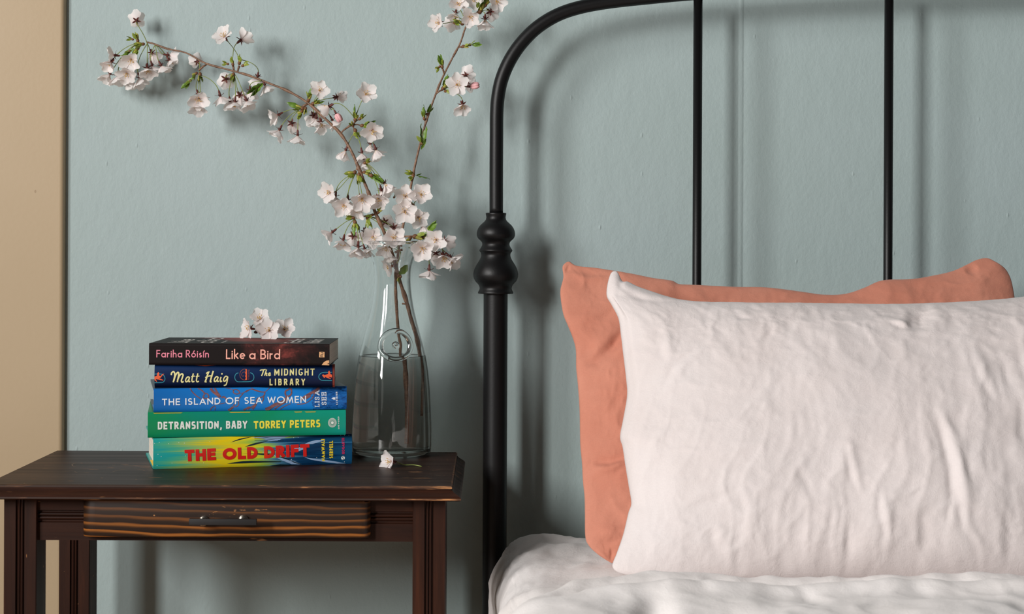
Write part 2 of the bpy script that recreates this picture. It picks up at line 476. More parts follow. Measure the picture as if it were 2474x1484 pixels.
h = MB(); h.box((hx0 - dc.x, -.026, hz0 - dc.z), (hx1 - dc.x, -.0205, hz1 - dc.z), .0005)
h.build('handle', BLK, drw, smooth=True, auto=40)['label'] = 'black bar handle'
for px, dzz in ((494, -.0022), (589, -.0010)):
    x = P(px, 1258, yd).x - dc.x; z = (hz0 + hz1) / 2 - dc.z + dzz
    pts = [(x, .001, z), (x, -.004, z), (x, -.0045, z), (x, -.0075, z), (x, -.008, z), (x, -.011, z), (x, -.0115, z), (x, -.0206, z)]
    p = MB(); p.tube(pts, [.0055, .0055, .0048, .0048, .004, .004, .0032, .0027], 20)
    p.build('handle_post', STEEL, drw, smooth=True, auto=30)['label'] = 'stepped steel handle post'
# ================================================================ iron bed
IRON, it, ib = nt('black_iron'); n = N(it)
ib.inputs['Base Color'].default_value = (*lin(14, 13, 14), 1); ib.inputs['Roughness'].default_value = .44; ib.inputs['Specular IOR Level'].default_value = .3
n.bump(n.noise(n.coord(), 420, 2, .6), ib, .13, .0006)
DP = 2.27
PX = P(1197.5, 700, DP).x; ppm = F / DP
XC = .79                                     # middle of the bed
bed = empty('bed_frame', (XC, DP, 0)); BL = Vector(bed.location)
tag(bed, 'black iron bed frame with arched tube headboard and turned post collars', 'bed')
# arch of the head tube (pixels, left half)
arch = [(1199, 516), (1199, 420), (1199.5, 330), (1200, 275), (1203, 235), (1212, 192), (1231, 147), (1259, 105), (1297, 67), (1345, 37), (1400, 18), (1470, 5), (1560, -5), (1680, -16), (1850, -26), (2050, -35), (2300, -41)]
ap = [P(x, y, DP) for x, y in arch] + [Vector((XC, DP, P(2606, -44, DP).z + .002))]
full = ap + [Vector((2 * XC - p.x, p.y, p.z)) for p in reversed(ap[:-1])]
cur = spline([tuple(p - BL) for p in full], 260)
b = MB(); b.tube(cur, .0090, 20); b.build('head_arch', IRON, bed)
# posts with turned collar
col = [(195, 118), (197, 138), (205, 143), (220, 141), (238, 136), (262, 134), (290, 140), (315, 158), (345, 192), (375, 222), (410, 245), (445, 259), (480, 265), (510, 264), (540, 252), (560, 236), (580, 212), (600, 195), (625, 188), (650, 192), (675, 205), (700, 222), (712, 228), (722, 228), (735, 218), (750, 206), (775, 200), (800, 204), (840, 220), (880, 245), (920, 270), (960, 290), (1000, 303), (1040, 310), (1075, 308), (1110, 298), (1140, 282), (1165, 258), (1190, 236), (1215, 224), (1240, 221), (1262, 227), (1285, 240), (1300, 244), (1310, 240), (1313, 180)]
def zpx(y): return P(1197, y, DP).z
for sx in (-1, 1):
    X = XC + sx * (XC - PX)
    b = MB(); b.lathe([(r / 5.706 / ppm, zpx(480 + y / 5.706) - BL.z) for y, r in reversed(col)], 40, (X - BL.x, 0))
    b.build('post_collar', IRON, bed, auto=50)
    b = MB(); b.lathe([(.0159, 0), (.0159, zpx(705))], 32, (X - BL.x, 0)); b.build('post', IRON, bed, auto=50)
# rods
rx0 = P(1685, 340, DP).x; rx1 = P(2146.5, 340, DP).x; stp = rx1 - rx0
zr = .40
for k in range(5):
    x = rx0 + stp * k
    # find the arch height over this rod
    zz = max([c_[2] for c_ in cur if abs(c_[0] + BL.x - x) < .02] or [1.2])
    b = MB(); b.tube([(x - BL.x, 0, zr), (x - BL.x, 0, zz)], .0060, 16); b.build('rod', IRON, bed)
b = MB(); b.tube([(PX - BL.x, 0, zr), (2 * XC - PX - BL.x, 0, zr)], .008, 16); b.build('lower_rail', IRON, bed)
for sx in (-1, 1):
    X = XC + sx * (XC - PX - .012)
    b = MB(); b.box((X - .012 - BL.x, -2.02, .27), (X + .012 - BL.x, 0, .32), .003); b.build('side_rail', IRON, bed, auto=40)
    b = MB(); b.lathe([(.0159, 0), (.0159, .33)], 24, (X - BL.x, -2.02)); b.build('foot_leg', IRON, bed, auto=50)
b = MB(); b.box((PX - BL.x, -2.03, .27), (2 * XC - PX - BL.x, -2.01, .32), .003); b.build('foot_rail', IRON, bed, auto=40)
for k in range(9):
    y = -.12 - k * .225
    b = MB(); b.box((PX + .02 - BL.x, y - .03, .318), (2 * XC - PX - .02 - BL.x, y + .03, .332), .002); b.build('slat', WD, bed, auto=40)

# ================================================================ linen
def linen(name, col, col2, weave=.25, sss=0.0, bm=1.0):
    m, t, b = nt(name); n = N(t)
    v = n.coord()
    f = n.noise(v, 9, 4, .6); g = n.noise(n.coord((260, 260, 1400)), 1, 2, .5); g2 = n.noise(n.coord((1400, 1400, 260)), 1, 2, .5)
    w = n.math('ADD', g, g2)
    c = n.ramp(f, [(.3, col2), (.7, col)])
    c = n.mix(n.math('MULTIPLY', n.math('SUBTRACT', w, .75), weave), c, [x * .72 for x in col2])
    n.l(c, b.inputs['Base Color']); b.inputs['Roughness'].default_value = .9; b.inputs['Specular IOR Level'].default_value = .12
    b.inputs['Sheen Weight'].default_value = .12; b.inputs['Sheen Roughness'].default_value = .5
    cr = n.noise(v, 38, 4, .6, .8)
    cr = n.math('SUBTRACT', 1.0, n.math('ABSOLUTE', n.math('MULTIPLY', n.math('SUBTRACT', cr, .5), 5.0))); cr = n.math('POWER', n.math('MAXIMUM', cr, 0.0), 3.0)
    cr = n.math('ADD', n.math('MULTIPLY', cr, .28), n.noise(v, 70, 4, .6))
    h = n.math('ADD', n.math('MULTIPLY', w, .30), n.math('MULTIPLY', cr, .7))
    n.bump(h, b, .35 * bm, .0016)
    return m
LW = linen('white_linen', lin(240, 234, 232), lin(235, 228, 225), .22)
LP = linen('blush_linen', lin(222, 213, 211), lin(216, 205, 202), .22)
LO = linen('terracotta_linen', lin(206, 140, 118), lin(194, 124, 102), .30, bm=.8)

def poly_resample(pts, ts):
    p = np.array(spline(pts, 400)); d = np.r_[0, np.cumsum(np.hypot(*np.diff(p, axis=0).T))]; d /= d[-1]
    return np.stack([np.interp(ts, d, p[:, 0]), np.interp(ts, d, p[:, 1])], -1)

def seg_dist(px, py, pts):
    """distance to a polyline and signed side"""
    best = np.full(px.shape, 1e9); side = np.zeros(px.shape); tt = np.zeros(px.shape)
    L = 0; tot = sum(math.dist(pts[i], pts[i + 1]) for i in range(len(pts) - 1))
    for (x0, y0), (x1, y1) in zip(pts[:-1], pts[1:]):
        dx, dy = x1 - x0, y1 - y0; l2 = dx * dx + dy * dy
        u = np.clip(((px - x0) * dx + (py - y0) * dy) / l2, 0, 1)
        ex, ey = px - (x0 + u * dx), py - (y0 + u * dy)
        d = np.hypot(ex, ey); m = d < best
        best = np.where(m, d, best); side = np.where(m, np.sign(dx * ey - dy * ex), side); tt = np.where(m, (L + u * math.sqrt(l2)) / tot, tt)
        L += math.sqrt(l2)
    return best, side, tt

def creases(px, py, lst):
    """each fold: polyline, ridge half width, height, groove beside it"""
    r = np.zeros(px.shape)
    for pts, w, hgt, groove in lst:
        d, s, t = seg_dist(px, py, pts)
        tap = np.clip(4 * t * (1 - t), 0, 1) ** 1.1; w = w * (.45 + .75 * tap)
        r += hgt * tap * np.exp(-(d / w) ** 2)
        if groove: r -= groove * tap * np.exp(-((d * s - 1.5 * w) / (w * .8)) ** 2)
    return r

def pillow(name, top, right, bottom, left, dtop, dbot, Tf, Tb, mat, wr, nu=230, nv=170, ex=.5, sharp=0.0):
    """closed pillow: seam outline in pixels laid on a tilted plane, front and back inflated"""
    s = .5 - .5 * np.cos(np.linspace(0, PI, nu)); s = .65 * s + .35 * np.linspace(0, 1, nu)
    t = .5 - .5 * np.cos(np.linspace(0, PI, nv)); t = .65 * t + .35 * np.linspace(0, 1, nv)
    Tp = poly_resample(top, s); Bt = poly_resample(bottom, s); Lf = poly_resample(left, t); Rt = poly_resample(right, t)
    S, Tt = np.meshgrid(s, t)
    e = lambda a: a[..., None]
    C = e(1 - Tt) * Bt[None] + e(Tt) * Tp[None] + e(1 - S) * Lf[:, None] + e(S) * Rt[:, None]
    C -= e((1 - S) * (1 - Tt)) * Bt[0] + e(S * (1 - Tt)) * Bt[-1] + e((1 - S) * Tt) * Tp[0] + e(S * Tt) * Tp[-1]
    px, py = C[..., 0], C[..., 1]
    yt, yb = Tp[:, 1].mean(), Bt[:, 1].mean()
    d = dbot + (dtop - dbot) * (yb - py) / (yb - yt)
    u = (px - VX) / F; v = (VY - py) / F; c_, s_ = math.cos(ROLL), math.sin(ROLL)
    base = np.stack([(u * c_ - v * s_) * d, d, HC + (u * s_ + v * c_) * d], -1)
    up = base[-1, nu // 2] - base[0, nu // 2]; rt = base[nv // 2, -1] - base[nv // 2, 0]
    nrm = np.cross(rt, up); nrm /= np.linalg.norm(nrm)
    if nrm[1] > 0: nrm = -nrm
    prof = (np.clip(4 * S * (1 - S), 0, 1) ** ex) * (np.clip(4 * Tt * (1 - Tt), 0, 1) ** ex)
    edge = np.clip(np.minimum(np.minimum(S, 1 - S) * 12, np.minimum(Tt, 1 - Tt) * 9), 0, 1)
    w = wr(px, py, S, Tt) * (.25 + .75 * edge)
    w[0] = w[-1] = 0; w[:, 0] = w[:, -1] = 0
    front = base + nrm * e(Tf * prof + w)
    back = base - nrm * e(Tb * prof)
    org = base[0].mean(0)
    V = np.concatenate([(front - org).reshape(-1, 3), (back - org).reshape(-1, 3)])
    q = np.arange(nu * nv).reshape(nv, nu)
    f1 = np.stack([q[:-1, :-1], q[:-1, 1:], q[1:, 1:], q[1:, :-1]], -1).reshape(-1, 4)
    f2 = f1[:, ::-1] + nu * nv
    me = bpy.data.meshes.new(name); me.from_pydata(V.tolist(), [], np.concatenate([f1, f2]).tolist()); me.materials.append(mat)
    bm = bmesh.new(); bm.from_mesh(me); bmesh.ops.remove_doubles(bm, verts=bm.verts, dist=1e-6); bmesh.ops.recalc_face_normals(bm, faces=bm.faces); bm.to_mesh(me); bm.free()
    me.polygons.foreach_set('use_smooth', [True] * len(me.polygons)); me.update()
    return link(name, me, None, org)

# ---- white pillow in front
w_left = [(1484, 1378), (1479, 1368), (1482, 1356), (1491, 1334), (1506, 1290), (1518, 1240), (1525, 1216), (1519, 1175), (1510, 1120), (1504, 1080), (1498, 1055), (1506, 1010), (1515, 955), (1512, 910), (1506, 860), (1500, 810), (1494, 770), (1478, 738), (1466, 716), (1467, 690), (1474, 664), (1481, 655)]
w_top = [(1481, 655), (1492, 658), (1504, 680), (1518, 682), (1542, 694), (1575, 706), (1610, 718), (1650, 728), (1700, 733), (1760, 735), (1850, 738), (1960, 739), (2080, 741), (2200, 741), (2320, 736), (2420, 728), (2520, 716), (2700, 690), (2940, 655)]
w_bot = [(1484, 1378), (1500, 1387), (1540, 1396), (1580, 1400), (1640, 1404), (1700, 1406), (1800, 1408), (1900, 1408), (2050, 1408), (2300, 1408), (2600, 1408), (2940, 1400)]
w_right = [(2940, 1400), (2915, 1230), (2905, 1040), (2912, 850), (2940, 655)]
W_FOLDS = [
    ([(2228, 1030), (2255, 1090), (2285, 1170), (2300, 1240), (2312, 1330)], 13, .0075, .006),
    ([(2280, 1130), (2300, 1175), (2310, 1215)], 9, -.005, 0),
    ([(2258, 1175), (2266, 1240), (2262, 1310)], 8, -.005, 0),
    ([(2022, 1110), (2040, 1170), (2058, 1240)], 8, .004, .003),
    ([(2105, 1220), (2118, 1290), (2134, 1345)], 8, .004, .0025),
    ([(1905, 1170), (1930, 1215), (1942, 1250)], 9, -.0035, 0),
    ([(2196, 1270), (2210, 1330), (2205, 1400)], 16, -.006, 0),
    ([(1870, 1350), (1890, 1400), (1900, 1425)], 10, -.004, 0),
    ([(2025, 1290), (2035, 1350), (2030, 1410)], 9, -.004, 0),
    ([(2395, 1270), (2410, 1340), (2420, 1420)], 12, -.005, .0),
    ([(2430, 1010), (2432, 1060), (2425, 1140)], 12, -.004, 0),
    ([(1720, 1290), (1745, 1340), (1765, 1380)], 14, .004, .003),
    ([(1775, 1345), (1780, 1390), (1775, 1425)], 14, -.005, 0),
    ([(1510, 1335), (1560, 1318), (1625, 1340), (1680, 1395)], 13, .004, -.003),
    ([(2172, 842), (2195, 820), (2215, 785), (2226, 755)], 22, -.016, -.004),
    ([(2105, 798), (2150, 818), (2185, 838)], 7, .0035, .003),
    ([(1768, 765), (1790, 785), (1812, 800)], 8, .003, .003),
    ([(1815, 740), (1826, 765), (1834, 775)], 8, .004, .003),
    ([(1600, 800), (1606, 850), (1612, 905)], 12, .0025, .002),
    ([(1830, 870), (1845, 850), (1855, 830)], 9, -.004, 0),
    ([(1490, 672), (1515, 700), (1560, 722), (1640, 735)], 9, .0045, .004),
    ([(1475, 715), (1510, 728), (1580, 738)], 7, -.003, 0),
    ([(1500, 690), (1506, 668), (1500, 660)], 5, -.004, 0),
    ([(1620, 1030), (1580, 1090), (1545, 1180), (1528, 1250)], 10, .0035, .0022),
    ([(1575, 980), (1545, 1060), (1530, 1130)], 8, .0025, .002),
    ([(1700, 870), (1640, 920), (1590, 990)], 9, .002, .002),
    ([(1560, 900), (1535, 960), (1528, 1010)], 8, .002, .002),
    ([(1640, 1250), (1690, 1225), (1760, 1215)], 12, .0025, .002),
    ([(2320, 880), (2350, 960), (2380, 1030)], 12, .004, .003),
    ([(2440, 870), (2455, 940), (2460, 1000)], 12, .004, .003),
    ([(2370, 890), (2388, 930), (2402, 990)], 9, -.0035, 0),
    ([(1990, 850), (1985, 880), (1980, 910)], 7, -.002, 0),
]
def w_wr(px, py, S, T):
    warp = 60 * fbm(px / 330, py / 330, 5, 3)
    big = fbm(px / 260 + .3, py / 300, 11, 3) * .0045
    # fans of fine folds: steep over the lower right, slanting elsewhere
    r1 = 1 - np.abs(fbm((px + warp) / 58, (py - .25 * px) / 340, 21, 3)); r1 = np.clip(r1, 0, 1) ** 2
    low = np.clip((py - 950) / 380, 0, 1) * np.clip((px - 1560) / 300, 0, 1)
    top = np.clip((900 - py) / 140, 0, 1)
    r2 = 1 - np.abs(fbm((px * .8 + py * .6 + warp) / 190, (py * .8 - px * .6) / 46, 31, 3)); r2 = np.clip(r2, 0, 1) ** 2
    r3 = 1 - np.abs(fbm((px + warp) / 90, (py + warp) / 90, 41, 4)); r3 = np.clip(r3, 0, 1) ** 2
    right = np.clip((px - 2150) / 250, 0, 1)
    out = big + r1 * (.0021 * low + .0018 * right + .0006) + r2 * .0018 * top + r3 * (.0016 + .0012 * top)
    fine = 1 - np.abs(fbm((px + .6 * warp) / 34, (py + .8 * warp) / 40, 55, 3)); fine = np.clip(fine, 0, 1) ** 3
    return .75 * out + .5 * creases(px, py, W_FOLDS) + fine * (.0004 + .0009 * np.clip((960 - py) / 160, 0, 1) * np.clip((px - 1600) / 200, 0, 1))
wp = pillow('pillow', w_top, w_right, w_bot, w_left, 2.07, 1.905, .072, .025, LP, w_wr, 300, 210, .5)
tag(wp, 'pale blush white linen pillow propped in front on the bed', 'pillow')

# ---- terracotta pillow behind
o_left = [(1478, 1361), (1462, 1352), (1442, 1338), (1422, 1318), (1414, 1296), (1413, 1240), (1412, 1200), (1408, 1160), (1406, 1120), (1402, 1080), (1401, 1040), (1400, 990), (1396, 930), (1392, 890), (1391, 845), (1383, 815), (1371, 785), (1361, 760), (1355, 725), (1354, 700), (1361, 670), (1359, 645), (1368, 634), (1376, 632)]
o_top = [(1376, 632), (1390, 641), (1410, 645), (1440, 648), (1475, 654), (1530, 664), (1580, 674), (1625, 681), (1645, 690), (1700, 692), (1770, 696), (1850, 697), (1930, 706), (1990, 714), (2040, 712), (2085, 698), (2130, 680), (2200, 676), (2250, 668), (2300, 656), (2335, 640), (2360, 628), (2385, 624), (2410, 636)]
o_right = [(2425, 1330), (2440, 1100), (2452, 900), (2454, 760), (2446, 690), (2432, 655), (2410, 636)]
o_bot = [(1478, 1361), (1520, 1352), (1700, 1350), (2000, 1350), (2250, 1350), (2425, 1330)]
O_FOLDS = [
    ([(1395, 880), (1425, 862), (1470, 822), (1500, 800)], 15, .004, .007),
    ([(1393, 870), (1400, 865), (1440, 845)], 12, -.006, 0),
    ([(1412, 1140), (1430, 1120), (1470, 1128), (1512, 1118)], 9, -.006, -.003),
    ([(1420, 1155), (1460, 1140), (1510, 1130)], 12, .004, 0),
    ([(1440, 1330), (1455, 1342), (1470, 1358)], 5, .004, .005),
    ([(1476, 1325), (1478, 1340), (1474, 1358)], 4, -.005, 0),
    ([(1420, 1310), (1450, 1290), (1500, 1300)], 14, .004, .003),
    ([(1362, 660), (1385, 652), (1420, 662), (1470, 668)], 8, -.003, -.002),
    ([(1375, 640), (1372, 650), (1366, 662)], 4, -.004, 0),
    ([(1400, 1010), (1440, 990), (1490, 985)], 18, .002, .002),
    ([(1380, 790), (1420, 770), (1480, 745)], 14, .002, .0015),
    ([(2330, 665), (2345, 655), (2360, 650)], 12, -.006, 0),
]
def o_wr(px, py, S, T):
    warp = 50 * fbm(px / 260, py / 260, 8, 3)
    r = 1 - np.abs(fbm((px + warp) / 120, (py + warp) / 80, 51, 3)); r = np.clip(r, 0, 1) ** 2
    fine = 1 - np.abs(fbm((px + warp) / 40, (py + warp) / 36, 57, 3)); fine = np.clip(fine, 0, 1) ** 3
    return fbm(px / 180, py / 180, 61, 3) * .003 + r * .0022 + fine * .0007 + creases(px, py, O_FOLDS)
op = pillow('pillow', o_top, o_right, o_bot, o_left, 2.19, 2.03, .03, .045, LO, o_wr, 280, 170, .5)
tag(op, 'terracotta orange linen pillow leaning against the headboard behind the white one', 'pillow')

# ---- mattress under a white linen sheet
def rbox_grid(x0, x1, y0, y1, z0, z1, r, xs, ys, name, mat, disp):
    """soft-edged block; xs, ys: the sample lines of the top (0..1)"""
    org = Vector(((x0 + x1) / 2, (y0 + y1) / 2, z0))
    lo = np.array([x0 + r, y0 + r, z0 + r]); hi = np.array([x1 - r, y1 - r, z1 - r])
    zs = np.linspace(0, 1, 26)
    V = []; Fc = []
    def face(A, B, fn):
        a, b_ = np.meshgrid(A, B); p = fn(a, b_); k = len(V); nb, na = a.shape
        V.extend(p.reshape(-1, 3).tolist()); q = np.arange(na * nb).reshape(nb, na) + k
        Fc.extend(np.stack([q[:-1, :-1], q[:-1, 1:], q[1:, 1:], q[1:, :-1]], -1).reshape(-1, 4).tolist())
    X = lambda a: x0 + (x1 - x0) * a
    Y = lambda a: y0 + (y1 - y0) * a
    Z = lambda a: z0 + (z1 - z0) * a
    st = lambda *c: np.stack(np.broadcast_arrays(*c), -1)
    face(xs, ys, lambda a, b_: st(X(a), Y(b_), np.full_like(a, z1)))
    face(xs, ys, lambda a, b_: st(X(a), Y(b_), np.full_like(a, z0)))
    face(xs, zs, lambda a, b_: st(X(a), np.full_like(a, y0), Z(b_))); face(xs, zs, lambda a, b_: st(X(a), np.full_like(a, y1), Z(b_)))
    face(ys, zs, lambda a, b_: st(np.full_like(a, x0), Y(a), Z(b_))); face(ys, zs, lambda a, b_: st(np.full_like(a, x1), Y(a), Z(b_)))
    p = np.array(V); q = np.clip(p, lo, hi); dv = p - q; ln = np.linalg.norm(dv, axis=1, keepdims=True); ln[ln == 0] = 1
    nn = dv / ln; p = q + nn * r
    p = p + nn * disp(p)[:, None]
    me = bpy.data.meshes.new(name); me.from_pydata((p - np.array(org)).tolist(), [], Fc); me.materials.append(mat)
    bm = bmesh.new(); bm.from_mesh(me); bmesh.ops.remove_doubles(bm, verts=bm.verts, dist=1e-6); bmesh.ops.recalc_face_normals(bm, faces=bm.faces); bm.to_mesh(me); bm.free()
    me.polygons.foreach_set('use_smooth', [True] * len(me.polygons)); me.update()
    return link(name, me, None, org)
MZ = HC - .372
MX0 = .012
def m_disp(p):
    x, y, z = p.T
    r = 1 - np.abs(fbm((x * .5 + y) / .05, (x - .6 * y + z) / .02, 71, 3)); r = np.clip(r, 0, 1) ** 2
    o = fbm(x / .09, y / .09 + z / .1, 73, 3) * .0045 + r * .0022
    # slack rear corner
    o += .006 * np.exp(-((x - .05) / .05) ** 2 - ((y - 2.19) / .04) ** 2)
    return o
g = np.linspace(0, 1, 130)
mt = rbox_grid(MX0, 2 * XC - MX0, .26, 2.235, .345, MZ, .055, g ** 2.2, 1 - (1 - g) ** 2.0 if False else 1 - (g[::-1]) ** 2.2, 'mattress', LW, m_disp)
tag(mt, 'thick mattress covered in a white linen sheet on the iron bed', 'mattress')

# ---- crumpled duvet turned back in front of the pillows
def duvet():
    nu, nv = 300, 230
    # cross path: up the left side, over the top, down the right side
    Wd = 2 * (XC - MX0); ztop = MZ; side = .20; rr = .055
    u = np.concatenate([np.linspace(-side, 0, 40), np.linspace(0, 1.0, 220)[1:], np.linspace(1.0, Wd + side, 42)[1:]])
    d = np.concatenate([np.linspace(.28, 1.45, 50), np.linspace(1.45, 1.93, 181)[1:]])
    Uu, D = np.meshgrid(u, d)
    # rounded path point and normal
    L = np.clip(Uu, 0, Wd)
    x = MX0 + L; z = np.full_like(x, ztop); nx = np.zeros_like(x); nz = np.ones_like(x)
    arc = rr * PI / 2
    for sgn in (-1, 1):
        s_ = (rr - Uu) if sgn < 0 else (Uu - (Wd - rr))      # distance past the start of the bend
        a = np.clip(s_ / arc, 0, 1) * PI / 2; m = s_ > 0
        xx = (MX0 + rr - rr * np.sin(a)) if sgn < 0 else (MX0 + Wd - rr + rr * np.sin(a))
        zz = ztop - rr + rr * np.cos(a) - np.maximum(s_ - arc, 0)
        x = np.where(m, xx, x); z = np.where(m, zz, z); nx = np.where(m, sgn * np.sin(a), nx); nz = np.where(m, np.cos(a), nz)
    # turned edge: further back to the right, slanting forward at the left
    xe = np.array([-.3, .0, .02, .05, .09, .13, .18, .26, .35, .5, .75, 1.0, 1.6]); 
    de = np.array([1.60, 1.66, 1.70, 1.775, 1.84, 1.872, 1.88, 1.875, 1.87, 1.865, 1.86, 1.865, 1.86])
    edge = np.interp(MX0 + L, xe, de) + .006 * fbm(L / .06, L * 0 + 3, 81, 3)
    t = np.clip((edge - D) / .035, 0, 1); roll = np.sqrt(1 - (1 - t) ** 2)
    X = MX0 + L
    px = VX + F * X / D; 
    hgt = .020 * roll
    warp = .03 * fbm(X / .12, D / .12, 83, 3)
    # second, larger fold parallel to the pillows with a hollow behind it
    c2 = np.interp(X, [0, .05, .1, .2, .3, .4, .6, .8, 1.2], [1.62, 1.70, 1.74, 1.758, 1.765, 1.765, 1.752, 1.75, 1.75])
    k2 = np.clip((X - .03) / .1, 0, 1)
    hgt += k2 * (.010 * np.exp(-((D - c2) / .022) ** 2) - .010 * np.exp(-((D - c2 - .045) / .018) ** 2))
    hgt += .004 * np.clip((c2 - D) / .1, 0, 1)
    # hollow with radiating puckers (about pixel 1590,1460)
    hx, hd = .165, 1.66
    hgt -= .018 * np.exp(-((X - hx) / .016) ** 2 - ((D - hd) / .06) ** 2)
    hgt -= .010 * np.exp(-((X - .24) / .03) ** 2 - ((D - 1.64) / .03) ** 2)
    hgt -= .012 * np.exp(-((X - .56) / .012) ** 2 - ((D - 1.66) / .05) ** 2)
    r = 1 - np.abs(fbm((X + warp) / .05, (D + .4 * X) / .07, 85, 3)); r = np.clip(r, 0, 1) ** 2
    hgt += roll * (fbm(X / .09, D / .16, 87, 3) * .006 + r * .0014 + fbm(X / .035, D / .06, 88, 3) * .0009)
    hgt = np.where(t <= 0, -.004, hgt + .001)
    V = np.stack([x + nx * hgt, D, z + nz * hgt], -1)
    org = np.array([XC, 1.2, MZ])
    q = np.arange(V.shape[0] * V.shape[1]).reshape(V.shape[:2])
    f = np.stack([q[:-1, :-1], q[:-1, 1:], q[1:, 1:], q[1:, :-1]], -1).reshape(-1, 4)
    keep = (t.reshape(-1)[f] > 0).any(1); f = f[keep]
    me = bpy.data.meshes.new('duvet'); me.from_pydata((V - org).reshape(-1, 3).tolist(), [], f.tolist()); me.materials.append(LW)
    bm = bmesh.new(); bm.from_mesh(me); bmesh.ops.delete(bm, geom=[v for v in bm.verts if not v.link_faces], context='VERTS'); bmesh.ops.recalc_face_normals(bm, faces=bm.faces); bm.to_mesh(me); bm.free()
    me.polygons.foreach_set('use_smooth', [True] * len(me.polygons)); me.update()
    return link('duvet', me, None, org)
dv = duvet()
tag(dv, 'crumpled white linen duvet lying across the bed in front of the pillows', 'duvet')
